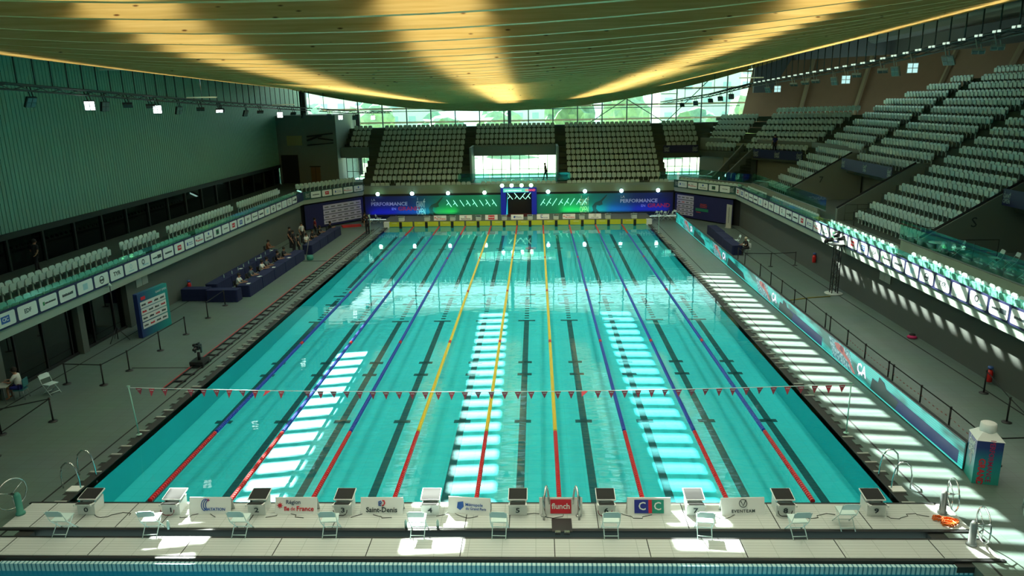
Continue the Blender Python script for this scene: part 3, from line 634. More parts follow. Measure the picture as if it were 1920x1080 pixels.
# wood wall behind the stands
WP = [Vector((25.6, 69.0)), Vector((30.6, 64.6)), Vector((34.5, 60.0)), Vector((38.3, 53.0)), Vector((38.3, 44.0)), Vector((38.3, 33)), Vector((38.3, 22)), Vector((38.3, 8)), Vector((38.3, -24))]
def wn(p, q): n = Vector((-(q-p).y, (q-p).x)).normalized(); return n if n.x > 0 else -n
NS = [wn(p, q) for p, q in zip(WP, WP[1:])]; VN = [NS[0]]+[(a+c)/(1+a.dot(c)) for a, c in zip(NS, NS[1:])]+[NS[-1]]
lean = 3.2
for i, (p, q) in enumerate(zip(WP, WP[1:])):
    a, c = VN[i], VN[i+1]; b = MB()
    F = [(p.x, p.y, 7.5), (q.x, q.y, 7.5), (q.x+c.x*lean, q.y+c.y*lean, 15.5), (p.x+a.x*lean, p.y+a.y*lean, 15.5)]
    G = [(p.x+a.x*.3, p.y+a.y*.3, 7.5), (q.x+c.x*.3, q.y+c.y*.3, 7.5), (q.x+c.x*(lean+.3), q.y+c.y*(lean+.3), 15.5), (p.x+a.x*(lean+.3), p.y+a.y*(lean+.3), 15.5)]
    b.add(F+G, [(0, 1, 2, 3), (7, 6, 5, 4), (0, 4, 5, 1), (1, 5, 6, 2), (2, 6, 7, 3), (3, 7, 4, 0)]); struct(b.build('wall_wood_panel', WOODP))
    if i: t = (q-p).normalized()*.35; b = MB(); b.prism([(p.x, p.y, 7.5), (p.x+t.x, p.y+t.y, 7.5), (p.x+t.x+a.x*lean, p.y+t.y+a.y*lean, 15.5), (p.x+a.x*lean, p.y+a.y*lean, 15.5)], (-a.x*.35, -a.y*.35, 0)); struct(b.build('trim_wood_rib', WOODL))
b = MB(); b.b2(42, 42.4, -31, 70, 15.3, 27); b.b2(37.9, 38.3, -31, -24, 0, 27); b.b2(27, 46, 68.5, 69, 12, 27); struct(b.build('wall_right_upper', mat('dark_technical_wall', (.03, .035, .035), .9)))
b = MB(); b.b2(24, 46, -31, 68.5, 20.5, 20.8); struct(b.build('ceiling_service_zone', mat('dark_technical_wall', (.03, .035, .035), .9)))
b = MB(); b.tube([(33, -20, 17.4), (33, 52, 17.0)], .9, 16); b.build('ventilation_duct', mat('duct_blue_grey', (.06, .09, .10), .35, .6)); tag(bpy.data.objects['ventilation_duct'], 'large dark round duct running under the roof above the right stand', 'duct')
random.seed(3)
for i in range(14):
    e = MB(); e.lathe([(.12, 0), (.12, .08)], n=10); e.lathe([(.10, -.01), (.10, .0)], n=10, mi=1)
    o = e.build('downlight', [BLACK, mat('downlight_glow', (1, 1, 1), emit=(.8, 1, .95), es=4)], loc=(29+random.uniform(0, 8), 4+3.3*i, 19.6)); tag(o, 'small round downlight in the dark zone above the right stand', 'ceiling light', group='downlights in the dark ceiling zone')
    b = MB(); b.b2(-.02, .02, -.02, .02, .08, .92); b.build('stem', BLACK, o)

# ------------------------------------------------------------------ balcony fascia with sponsor panels
# writing that can be read is copied, the rest stays small strokes
def strokes(M, w, h, m, parent, seed, nm='logo_strokes'):
    rnd = random.Random(seed); b = MB(); x = -w/2
    while x < w/2:
        l = rnd.uniform(.02, .05); b.b2(x, x+l*.7, -h/2, h/2*rnd.uniform(.3, 1), 0, .004); x += l
    return b.build(nm, m, parent, M=M)
def disc(M, r, m, parent, nm='logo_disc', r2_=0):
    b = MB(); n = 16
    if r2_: 
        vs = [(r*math.cos(2*PI*i/n), r*math.sin(2*PI*i/n), .004) for i in range(n)]+[(r2_*math.cos(2*PI*i/n), r2_*math.sin(2*PI*i/n), .004) for i in range(n)]; b.add(vs, [(i, (i+1) % n, n+(i+1) % n, n+i) for i in range(n)])
    else: b.prism([(r*math.cos(2*PI*i/n), r*math.sin(2*PI*i/n), 0) for i in range(n)], (0, 0, .004))
    return b.build(nm, m, parent, M=M)
def rect(M, w, h, m, parent, nm='logo_block'):
    b = MB(); b.b2(-w/2, w/2, -h/2, h/2, 0, .005); return b.build(nm, m, parent, M=M)
def panel_logo(c, M, p):
    if c == 0: text('lettering', 'EDF', .26, M, INK, p, .02)
    elif c == 1: rect(shift(M, -.33, 0), .12, .16, INKG, p); strokes(shift(M, .12, 0), .7, .09, INK, p, 1)
    elif c == 2: strokes(M, .8, .13, INK, p, 2)
    elif c == 3: rect(M, .36, .3, INKL, p)
    elif c == 4: disc(M, .2, INK, p, r2_=.15); strokes(M, .34, .12, INK, p, 4)
    elif c == 5: text('lettering', 'TYR', .30, M, INK, p, .025, sx=1.15)
    elif c == 6: disc(shift(M, 0, .07), .12, INKL, p, r2_=.08); strokes(shift(M, 0, -.16), .5, .06, INKL, p, 6)
    elif c == 7: disc(shift(M, -.12, .05), .15, INK, p, r2_=.09); strokes(shift(M, .1, -.13), .6, .08, INKL, p, 7)
    elif c == 8: strokes(shift(M, -.22, 0), .45, .1, INK, p, 8); rect(shift(M, .27, 0), .42, .2, INK, p); 
    elif c == 9: strokes(M, .8, .12, INK, p, 9)
    elif c == 10: rect(M, .46, .3, INKR, p); text('lettering', 'FFN', .17, shift(M, 0, 0, .006), PRINTW, p, .01)
    elif c == 11: rect(shift(M, -.3, 0), .14, .2, INKB, p); text('lettering', 'Métropole', .11, shift(M, .14, .05), INKB, p); text('lettering', 'du Grand Paris', .09, shift(M, .16, -.08), INKB, p)
    elif c == 12: text('lettering', 'Région', .12, shift(M, -.05, .1), INK, p); text('lettering', 'îledeFrance', .17, shift(M, .08, -.06), INKR, p, .01); disc(shift(M, -.46, 0), .07, INKR, p)
    elif c == 13: disc(shift(M, 0, .12), .09, INKB, p); text('lettering', 'Saint-Denis', .17, shift(M, 0, -.11), INK, p, .01)
    elif c == 14: rect(M, .44, .34, INKG, p); rect(shift(M, 0, 0, .004), .34, .2, INK, p)
    elif c == 15: text('lettering', 'EVENTEAM', .13, M, INK, p, .01)
    elif c == 16: rect(M, .46, .3, INKR, p); text('lettering', 'flunch', .16, shift(M, 0, 0, .006), PRINTW, p, .01)
    elif c == 17: rect(M, .5, .3, INKB, p); text('lettering', 'CIC', .22, shift(M, 0, 0, .006), PRINTW, p, .015)
def rrect(w, h, r=.07, n=3):
    out = []
    for cx, cy_, a0 in ((w/2-r, h/2-r, 0), (-w/2+r, h/2-r, 90), (-w/2+r, -h/2+r, 180), (w/2-r, -h/2+r, 270)):
        for i in range(n+1): a = math.radians(a0+90*i/n); out.append((cx+r*math.cos(a), cy_+r*math.sin(a)))
    return out
bp_ = MB(); bp_.prism([(x, y, 0) for x, y in rrect(1.2, .58)], (0, 0, .012)); PANEL = bp_.mesh('sponsor_panel', PRINTW)
def fascia(p, q, label, first, step, n, start, mm=NAVYB):
    """p->q seen left to right from the pool"""
    p, q = Vector(p), Vector(q); d = (q-p); L_ = d.length; e = empty('balcony_banner', (p.x, p.y, 2.95), math.atan2(d.y, d.x), label=label, cat='banner')
    b = MB(); b.b2(0, L_, -.03, .0, 0, .76); b.build('backing', mm, e)
    for i in range(n):
        x = start+1.37*i
        if x > L_-.5: break
        o = bpy.data.objects.new('sponsor_panel', PANEL); COL.objects.link(o); o.parent = e; M = frame((x, -.032, .38), (1, 0, 0), (0, 0, 1)); o.matrix_basis = M
        panel_logo((first+step*i) % 18, Matrix.Translation((0, 0, .013)), o)
    return e
def lettered(e, x, s=.55):
    logo_giant(frame((x, -.035, .4), (1, 0, 0), (0, 0, 1)), s, e, mat('banner_print', (.30, .38, .36), .6))
fl = fascia((XL+.03, 3), (XL+.03, 48.0), 'long navy banner of white sponsor panels along the left balcony edge', 5-10, 1, 32, 16.6-3-1.37*10)
fr_ = fascia((XR-.03, 47.8), (XR-.03, 2.5), 'long navy banner of white sponsor panels along the right balcony edge', 5-25+36, 1, 32, (47.8-12.8)-1.37*25)
GT = mat('green_banner_print', (.02, .075, .06), .5)
f3 = fascia((QL.x+.03, QL.y-.02), (QF.x+.02, QF.y-.03), 'short dark green banner with five panels on the left balcony corner', 9, 1, 5, 1.5, GT); lettered(f3, .5); lettered(f3, 7.6)
f4 = fascia((PF.x-.02, PF.y-.03), (PR.x-.03, PR.y-.02), 'short dark green banner with five panels on the right balcony corner', 11, 1, 5, 1.2, GT); lettered(f4, .4); lettered(f4, 7.5)

# glass railings
def rail(p, q, z0, z1, label, n, top=False):
    p, q = Vector(p), Vector(q); d = q-p; L_ = d.length; e = empty('glass_railing', (p.x, p.y, z0), math.atan2(d.y, d.x), label=label, cat='railing')
    g = MB(); 
    for i in range(n):
        g = MB(); g.b2(L_*i/n+.02, L_*(i+1)/n-.02, -.008, .008, 0, z1-z0); g.build('glass_pane', MATS['rail_glass'], e)
    b = MB(); b.b2(0, L_, -.03, .03, -.02, .05); b.build('base_rail', STEELD, e)
    if top: b = MB(); b.tube([(0, 0, z1-z0), (L_, 0, z1-z0)], .025, 6); b.build('handrail', STEELD, e)
rail((XL-.1, 2), (XL-.1, 48), 3.4, 4.0, 'low glass railing along the left balcony edge', 20)
rail((XR+.1, 47.8), (XR+.1, 1), 3.4, 4.0, 'low glass railing along the right balcony edge', 20)
rail((21.55, 48), (21.55, 30.6), 3.95, 4.85, 'glass railing on the concrete parapet before the middle entrance', 9)
rail((21.55, 20.2), (21.55, 2), 4.0, 5.0, 'glass railing on the concrete parapet before the entrance marked S', 10)
rail((-6.2, 56.2), (5.4, 56.2), 3.4, 4.4, 'glass railing before the glazed doorway of the far stand', 7)
rail((14.5, 56.4), (16.3, 56.3), 3.4, 4.3, 'short glass railing at the far corner', 2)
rail((16.5, 56.2), (21.6, 48.2), 3.85, 4.7, 'glass railing on the right corner parapet', 5)
# metal barriers on the right walkway
for i, (x, y, ln) in enumerate(((22.4, 20.9, 1.6), (22.6, 17.2, 2.4), (22.6, 30.0, 1.6), (22.4, 28.0, 1.2))):
    b = MB(); b.tube([(0, 0, 0), (0, 0, 1.1), (ln, 0, 1.1), (ln, 0, 0)], .022, 6); b.tube([(ln/2, 0, 0), (ln/2, 0, 1.1)], .015, 5); b.tube([(0, 0, .55), (ln, 0, .55)], .012, 5)
    tag(b.build('handrail', BLACK, loc=(x, y, 3.37)), ['black tube handrail at the foot of the aisle above the right balcony', 'black tube handrail beside the wall marked S', 'black tube handrail beside the middle entrance', 'short black handrail below the second aisle of the right stand'][i], 'handrail')

# ------------------------------------------------------------------ lane ropes
def rope_mesh(y0, y1, r=.075):
    b = MB(); y = y0; n = 8; prof = []
    while y < y1-.05: prof += [(r*.35, y), (r, y+.012), (r, y+.085), (r*.35, y+.1)]; y += .11
    M = Matrix.Rotation(-PI/2, 3, 'X'); b.lathe([(a, c) for a, c in prof], n=n, M=M, smooth=False); return b
names = ['leftmost', 'second from the left', 'third from the left', 'fourth', 'middle', 'sixth', 'third from the right', 'second from the right', 'rightmost']
cache = {}
def rmesh(key, y0, y1, m):
    if key not in cache: cache[key] = rope_mesh(y0, y1).mesh('floats', m)
    return cache[key]
REDF2 = mat('red_float', (.55, .012, .015), .35); YELF = mat('yellow_float', (.78, .56, .03), .35); BLUF = mat('blue_float', (.015, .05, .40), .35)
for i in range(9):
    yl = 3 <= i <= 5; col = YELF if yl else BLUF; x = -10+2.5*i
    e = empty('lane_rope', (x, 0, -.02), label='%s lane rope, %s with red ends' % (names[i], 'yellow' if yl else 'blue'), cat='lane rope')
    for nm, y0, y1, m in (('red_floats', .12, 4.85, REDF2), ('red_floats', 45.1, 49.85, REDF2), ('middle_floats', 4.95, 14.8, col), ('marker_floats', 14.9, 15.2, REDF2), ('middle_floats', 15.25, 24.8, col), ('marker_floats', 24.9, 25.2, REDF2), ('middle_floats', 25.25, 34.8, col), ('marker_floats', 34.9, 35.2, REDF2), ('middle_floats', 35.25, 45.0, col)):
        key = (nm, y0, m.name)
        o = bpy.data.objects.new(nm, rmesh(key, y0, y1, m)); COL.objects.link(o); o.parent = e

# ------------------------------------------------------------------ starting blocks
def block(name, x, y, num, face, label, group, far=False):
    """face=-1: back of the block looks towards -y (near end); +1 looks to +y (far end)"""
    e = empty(name, (x, y, .05 if not far else .46), 0 if face < 0 else PI, label=label, cat='starting block')
    b = MB(); b.prism([(-.24, -.28, 0), (-.24, .28, 0), (-.24, .34, .50), (-.24, -.24, .40)], (.48, 0, 0))
    b.build('pedestal', WHITE, e)
    b = MB(); b.prism([(-.26, -.32, .0), (-.26, -.30, .40), (-.26, -.27, .40), (-.26, -.29, .0)], (.52, 0, 0)); o = b.build('back_panel', WHITE, e)
    text('number', str(num), .27, frame((0, -.325, .20), (1, 0, 0), (0, .05, 1)), INK, o, .02)
    b = MB(); b.prism([(-.28, -.20, .55), (-.28, .42, .66), (-.28, .42, .71), (-.28, -.20, .60)], (.56, 0, 0)); p = b.build('platform', WHITE, e)
    b = MB(); b.prism([(-.26, -.18, .606), (-.26, .40, .709), (-.26, .40, .716), (-.26, -.18, .613)], (.52, 0, 0)); b.build('grip_pad', BLK2, p)
    b = MB(); b.prism([(-.26, -.46, .49), (-.26, -.20, .43), (-.26, -.20, .47), (-.26, -.46, .53)], (.52, 0, 0)); b.prism([(-.26, -.5, .46), (-.26, -.44, .46), (-.26, -.44, .55), (-.26, -.5, .55)], (.04, 0, 0)); b.prism([(.22, -.5, .46), (.22, -.44, .46), (.22, -.44, .55), (.22, -.5, .55)], (.04, 0, 0)); q = b.build('footrest', WHITE, e)
    b = MB(); b.prism([(-.22, -.45, .535), (-.22, -.24, .485), (-.22, -.24, .50), (-.22, -.45, .55)], (.44, 0, 0)); b.build('grip_pad', BLK2, q)
    b = MB(); b.prism([(-.22, -.20, .40), (-.22, .30, .48), (-.22, .30, .66), (-.22, -.16, .57)], (.03, 0, 0)); b.prism([(.19, -.20, .40), (.19, .30, .48), (.19, .30, .66), (.19, -.16, .57)], (.03, 0, 0)); b.build('side_bracket', STEELD, e)
    e.scale = (1, .82, .74); return e
NUM = ['zero', 'one', 'two', 'three', 'four', 'five', 'six', 'seven', 'eight', 'nine']
NLOC = ['at the left end of the near bulkhead', 'left of the board with the blue arc emblem', 'right of the board with the blue arc emblem', 'between the Région and Saint-Denis boards', 'right of the Saint-Denis board', 'between the askew board and the steel ladder rails', 'left of the CIC board', 'right of the CIC board', 'right of the board with the circled tick', 'at the right end of the near bulkhead']
BLOCKS = []
for i in range(10): BLOCKS.append(0); BLOCKS[i] = block('starting_block', -11.42+2.54*i, -.50, i, -1, 'white starting block bearing the numeral %s, %s' % (NUM[i], NLOC[i]), 'g')
for i in range(10): block('starting_block', -11.25+2.5*i, 50.62, i, 1, 'far starting block, %s on the opposite pool edge' % ('leftmost' if i == 0 else 'rightmost' if i == 9 else ORD[i]+' from the left'), 'g', far=True)
# cables beside the blocks
random.seed(11)
for i in range(10):
    x = -11.42+2.54*i; P = []
    for t in range(9): P.append((x+.25+.14*t+(.08*math.sin(3*t+i)), -.80-.14*math.sin(t*.8+i*.7), .062))
    b = MB(); b.tube(P, .009, 4); tag(b.build('timing_cable', BLK2), 'thin black timing cable lying right of near block '+NUM[i], 'cable')
for i in (1, 3, 6, 8):
    x = -11.42+2.54*i; P = [(x-.05+.2*math.cos(a), -.87, .42-.05*abs(math.cos(a))+.22*math.sin(a)-.1) for a in [PI+PI*t/8 for t in range(9)]]
    b = MB(); b.tube(P, .012, 5); e = BLOCKS[i]; o = b.build('cord', mat('dark_red_cord', (.20, .01, .03), .5) if i in (1, 6) else BLK2, e); o.matrix_parent_inverse = (Matrix.Translation(e.location) @ Matrix.Diagonal((*e.scale, 1))).inverted()

# sponsor boards on the bulkhead (A-shaped)
def aboard(x, y, w, label, draw, rz=0, z=.05, flip=False):
    e = empty('sponsor_board', (x, y, z), rz, label=label, cat='sign')
    b = MB(); b.prism([(-w/2, -.16, 0), (-w/2, 0, .46), (-w/2, .02, .46), (-w/2, .18, 0), (-w/2, .16, 0), (-w/2, .01, .44), (-w/2, -.14, 0)], (w, 0, 0)); b.build('folded_sheet', WHITE, e)
    M = frame((0, -.088, .23), (1, 0, 0), (0, .16, .46)) if not flip else frame((0, .108, .23), (-1, 0, 0), (0, -.16, .46))
    draw(M, e); return e
def d_nat(M, e):
    M = shift(M, 0, 0, .006)
    for k, (a0, m) in enumerate(((0, INKB), (.05, INKB), (.1, INKB))):
        b = MB(); b.tube([(-.13+.13*math.cos(a)*(1-a0*2)+a0, .03+.17*math.sin(a)*(1-a0*2), 0) for a in [PI*.45+PI*t/8 for t in range(9)]], .012, 4); b.build('logo_arc', m, e, M=M)
    disc(shift(M, -.06, .17), .035, INKR, e); text('lettering', 'NATATION', .12, shift(M, .15, -.10), INKB, e, .012)
def d_idf(M, e):
    M = shift(M, 0, 0, .006); b = MB()
    for k in range(8): a = PI*k/4; b.prism([(-.47+.10*math.cos(a), .02+.10*math.sin(a), 0), (-.47+.04*math.cos(a+.4), .02+.04*math.sin(a+.4), 0), (-.47, .02, 0), (-.47+.04*math.cos(a-.4), .02+.04*math.sin(a-.4), 0)], (0, 0, .004))
    b.build('logo_star', INKR, e, M=M)
    text('lettering', 'Région', .16, shift(M, -.08, .11), mat('slate_ink', (.10, .13, .20), .6), e, .01); text('lettering', 'île', .17, shift(M, -.27, -.08), INKR, e, .025); text('lettering', 'de', .15, shift(M, -.09, -.08), INKR, e); text('lettering', 'France', .19, shift(M, .27, -.08), INKR, e, .02)
def d_sd(M, e):
    M = shift(M, 0, 0, .006); text('lettering', 'Saint-Denis', .20, shift(M, 0, -.11), INK, e, .018)
    b = MB(); b.tube([(-.02, .02, 0), (-.08, .02, 0), (-.08, .13, 0), (-.03, .15, 0), (-.01, .09, 0), (-.05, .06, 0)], .018, 5); b.build('logo_curl', INKB, e, M=M)
    b = MB(); b.tube([(.02, .16, 0), (.07, .15, 0), (.09, .09, 0), (.06, .03, 0), (.01, .01, 0)], .018, 5); b.build('logo_curl', INKR, e, M=M)
def d_mgp(M, e):
    M = shift(M, 0, 0, .006); b = MB(); b.prism([(-.34, .10, 0), (-.18, .13, 0), (-.16, -.02, 0), (-.26, -.12, 0), (-.36, -.06, 0)], (0, 0, .004)); b.build('logo_shield', INKB, e, M=M)
    text('lettering', 'Métropole', .12, shift(M, .14, .04), INKB, e, .008); text('lettering', 'du Grand Paris', .10, shift(M, .20, -.07), INKB, e, .008)
def d_flu(M, e):
    M = shift(M, 0, 0, .006); rect(M, .60, .40, INKR, e); text('lettering', 'flunch', .22, shift(M, 0, 0, .006), PRINTW, e, .02)
def d_cic(M, e):
    M = shift(M, 0, 0, .006)
    for x, w, m in ((-.21, .42, mat('deep_blue_ink', (.02, .035, .28), .5)), (.24, .36, mat('teal_ink', (.01, .26, .18), .5)), (.03, .10, INKR)): rect(shift(M, x, 0, .001 if w > .2 else .004), w, .38, m, e)
    text('lettering', 'C', .32, shift(M, -.2, 0, .008), PRINTW, e, .01); text('lettering', 'I', .32, shift(M, .03, 0, .012), mat('red_ink', INKR and (.60, .02, .04)), e, .01); text('lettering', 'C', .32, shift(M, .24, 0, .008), PRINTW, e, .01)
def d_eve(M, e):
    M = shift(M, 0, 0, .006); disc(shift(M, 0, .09), .12, INK, e, r2_=.10); b = MB(); b.tube([(-.06, .15, 0), (0, .02, 0), (.09, .19, 0)], .012, 4); b.build('logo_tick', INK, e, M=M)
    text('lettering', 'EVENTEAM', .12, shift(M, 0, -.13), INK, e, .012, sp=1.2)
NB = [(-7.75, 'white folded board with a blue arc emblem lettered NATATION', d_nat, 0), (-5.2, 'white folded board lettered Région île de France in red', d_idf, 0), (-2.68, 'white folded board lettered Saint-Denis', d_sd, 0), (-.12, 'white folded board lettered Métropole du Grand Paris, set askew', d_mgp, -.10),
      (2.52, 'white folded board with a red square lettered flunch behind the central ladder', d_flu, 0), (5.05, 'white folded board with the blue and green CIC block', d_cic, 0), (7.72, 'white folded board lettered EVENTEAM under a circled tick', d_eve, .04)]
for x, lb, d, rz in NB: aboard(x, -.58, 1.24, lb, d, rz)
FB = [(-7.5, 'leftmost far white board, red lettering', d_idf), (-5.0, 'second far white board from the left, dark lettering', d_sd), (-2.5, 'third far white board from the left, red block', d_flu), (0, 'far white board before the entrance portal', d_mgp), (2.5, 'far white board right of the entrance portal', d_nat), (5.0, 'second far white board from the right, red lettering', d_idf), (7.5, 'rightmost far white board, dark lettering', d_eve)]
for x, lb, d in FB: aboard(x+.0, 50.75, 1.2, lb, d, 0, .47)
# far wall touch pads
TP = MB(); TP.b2(-1.16, 1.16, -.02, 0, -.24, .22); tpm = TP.mesh('panel', mat('touch_pad_yellow', (.62, .60, .03), .5))
for i in range(10):
    e = bpy.data.objects.new('touch_pad', tpm); COL.objects.link(e); e.location = (-11.25+2.5*i, 49.98, .25); tag(e, 'yellow touch pad below the far block that is '+('leftmost' if i == 0 else 'rightmost' if i == 9 else ORD[i]+' from the left'), 'touch pad')
    b = MB(); b.b2(-.13, .13, -.05, -.02, -.40, .20); b.build('target_mark', BLK2, e)
    strokes(frame((-.6, -.03, .1), (1, 0, 0), (0, 0, 1)), .5, .08, mat('pale_yellow_ink', (.75, .75, .35), .6), e, i, 'print')
for sgn in (-12.6, 12.6):
    b = MB(); b.b2(sgn-.25, sgn+.25, 49.8, 50.3, -.1, .46); struct(b.build('trim_pool_corner', WHITE))

# central handrails on the bulkhead
e = empty('pool_ladder', (2.53, -.75, .05), label='stainless ladder handrails at the flunch board between blocks 5 and 6', cat='ladder')
for s in (-1, 1):
    P = [(s*.50, -.25, 0)]+[(s*.50-s*.02*t, -.25+.55*math.sin(PI/2*t/6)*.8, .30+.55*math.sin(PI*(t+1)/9)) for t in range(9)]+[(s*.36, .62, -.1)]
    b = MB(); b.tube(P, .035, 8); b.build('handrail', STEEL, e)
    b = MB(); b.tube([(s*.50, -.05, 0), (s*.50, -.05, .62)], .04, 8); b.lathe([(.09, 0), (.09, .03), (.05, .05)], (s*.50, -.05, 0), 12); b.build('post', STEEL, e)
b = MB(); b.b2(-.28, .28, -.88, -.22, .005, .03); b.build('foot_plate', BLACK, e); 
for q_ in (-.2, .05): b = MB(); b.b2(q_, q_+.15, -1.0, -.9, .0, .08); b.build('hinge', STEEL, e)

# side ladders
def side_ladder(x, y, s, label):
    e = empty('pool_ladder', (x, y, 0), label=label, cat='ladder')
    for k in (-.42, .42):
        P = [(s*.55, k, 0), (s*.56, k, .45), (s*.50, k, .72), (s*.34, k, .88), (s*.16, k, .86), (s*.05, k, .66), (0, k, .3), (-.03*s, k, -.5)]
        # smooth the hoop
        Q = []
        for a, c in zip(P, P[1:]): Q += [Vector(a), Vector(a).lerp(Vector(c), .5)]
        b = MB(); b.tube(Q+[P[-1]], .024, 8); b.build('handrail', STEEL, e)
    b = MB()
    for z in (-.12, -.35): b.b2(-.12, .06, -.42, .42, z-.02, z)
    b.build('steps', STEELD, e); b = MB(); b.b2(-.05, .35, -.62, -.30, .0, .02) if s > 0 else b.b2(-.35, .05, -.62, -.30, .0, .02); b.build('deck_plate', WHITE, e)
side_ladder(-12.6, 1.25, -1, 'stainless hooped ladder rails on the left pool edge')
side_ladder(12.62, 1.25, 1, 'stainless hooped ladder rails on the right pool edge')

# hand wheels at the bulkhead ends
def wheel(x, y, rz, label, boot):
    e = empty('hand_wheel', (x, y, .05), rz, label=label, cat='hand wheel')
    b = MB(); b.lathe([(.13, 0), (.13, .06), (.09, .08), (.09, .62), (.05, .70)], n=14); b.build('post', boot, e)
    R = .46; M0 = Matrix.Translation((.22, 0, .62))
    b = MB(); b.tube([(.22, R*math.cos(2*PI*k/28), .62+R*math.sin(2*PI*k/28)) for k in range(28)], .022, 8, closed=True); b.build('rim', STEEL, e)
    b = MB(); b.tube([(0, 0, .62), (.24, 0, .62)], .035, 8)
    for k in range(3): a = 2*PI*k/3+.5; b.tube([(.22, 0, .62), (.22, R*math.cos(a), .62+R*math.sin(a))], .014, 6)
    b.build('spokes', STEEL, e)
wheel(-13.42, -.75, PI*.9, 'steel hand wheel on a green post at the left end of the bulkhead', mat('green_post', (.06, .30, .24), .5))
wheel(13.35, -.62, -.2, 'steel hand wheel above the orange cable at the right bulkhead end', STEELD)
wheel(13.3, -2.15, -.2, 'steel hand wheel at the right end of the narrow bulkhead', STEELD)
b = MB(); random.seed(5)
for c, r in (((13.05, -.98), .13), ((13.3, -1.12), .20), ((13.2, -1.22), .17)):
    b.tube([(c[0]+(r+random.uniform(-.04, .04))*math.cos(a), c[1]+(r*.7+random.uniform(-.03, .03))*math.sin(a), .07+.02*(t % 5)) for t, a in enumerate([2*PI*q/14 for q in range(60)])], .014, 5)
tag(b.build('cable_coil', ORANGE), 'tangled orange cable coil at the right end of the bulkhead', 'cable')

# folding chairs
def chair_proto(m, name, lab):
    e = empty(name, label=lab, cat='chair')
    b = MB(); b.prism([(-.22, -.20, .44), (.22, -.20, .44), (.21, .22, .45), (-.21, .22, .45)], (0, 0, .025)); b.build('seat', m, e)
    b = MB(); n = 6
    b.prism([(-.22, -.30, .66), (.22, -.30, .66), (.22, -.34, .80), (.17, -.355, .86), (-.17, -.355, .86), (-.22, -.34, .80)], (0, .02, 0)); b.build('backrest', m, e)
    b = MB()
    for s in (-1, 1): b.tube([(s*.23, -.35, .84), (s*.23, -.18, .45), (s*.23, .24, .0)], .013, 6)
    b.tube([(-.23, .16, .09), (.23, .16, .09)], .011, 6); b.build('front_legs', m, e)
    b = MB()
    for s in (-1, 1): b.tube([(s*.19, .18, .44), (s*.19, -.30, .0)], .013, 6)
    b.tube([(-.19, -.24, .07), (.19, -.24, .07)], .011, 6); b.build('rear_legs', m, e)
    return e
CHW = mat('translucent_white_chair', (.62, .80, .78), .35)
ch = chair_proto(CHW, 'folding_chair', 'white folding chair'); first = [True]
def put_chair(x, y, z, rz, label, src=None):
    if first[0]: o = ch; first[0] = False
    else: o = copy_tree(ch)
    o.location = (x, y, z); o.rotation_euler.z = rz; o['label'] = label; o['category'] = 'chair'; return o
def bx(i): return -11.42+2.54*i
for i in range(9): put_chair([-11.5, -8.95, -6.42, -3.9, -1.45, .8, 3.85, 6.4, 8.9][i], -1.66, .05, [0, .1, 0, .05, 0, -.04, 0, -.12, .05][i], 'white folding chair standing behind near block '+NUM[i])
put_chair(10.35, -1.25, .05, 0, 'white folding chair standing behind near blocks eight and nine')
b = MB(); b.box((0, 0, .012), (.10, .14, .02)); tag(b.build('stopwatch', STEELD, loc=(.92, -1.60, .525)), 'small dark stopwatch on the chair behind block 5', 'stopwatch')
for x, y, lb in ((-1.85, -1.95, 'left leg'), (-.95, -1.95, 'right leg'), (-8.6, -1.5, 'right leg')):
    b = MB(); b.lathe([(.04, 0), (.04, .2), (.02, .23), (.02, .26)], n=10); tag(b.build('water_bottle', mat('clear_bottle', (.35, .55, .52), .15), loc=(x, y if x < -2 else -1.42, .05)), 'clear water bottle by the %s of the chair behind block %s' % (lb, 'four' if x > -5 else 'one'), 'bottle')
put_chair(15.9, -.55, 0, -.6, 'white folding chair half cut off by the right photo edge')
for k, (x, y, a) in enumerate(((13.4, 52.3, .3), (13.9, 52.6, .2), (14.2, 52.0, .4), (14.6, 52.7, -.2), (14.9, 52.1, .1), (15.3, 52.8, .5), (15.5, 52.2, -.1))):
    put_chair(x, y, 0, a+PI/2, 'white folding chair, number %s from the pool in the far right huddle' % ['one', 'two', 'three', 'four', 'five', 'six', 'seven'][k])
for k, (x, y) in enumerate(((-13.9, 52.6), (-14.5, 52.3))): put_chair(x, y, 0, -PI/2, ['white folding chair in the far left corner nearer the pool', 'white folding chair in the far left corner nearer the wall'][k])
for k, (x, y, a) in enumerate(((23.6, 18.3, 1.2), (24.1, 15.9, 1.4), (24.4, 15.2, 1.4), (23.9, 13.2, 1.4), (22.3, 17.9, 1.3))):
    put_chair(x, y, 3.37, a, ['white folding chair behind the glass left of the S wall', 'left chair of the white pair on the walkway before the S entrance', 'right chair of the white pair on the walkway before the S entrance', 'white folding chair on the walkway near the right photo edge', 'white folding chair behind the glass nearest the aisle'][k])
b = MB(); b.lathe([(.3, .0), (.3, .03), (.03, .05), (.03, .70), (.42, .72), (.42, .75)], n=20); tag(b.build('round_table', CHW, loc=(22.7, 18.5, 3.37)), 'small round white table behind the balcony glass', 'table')

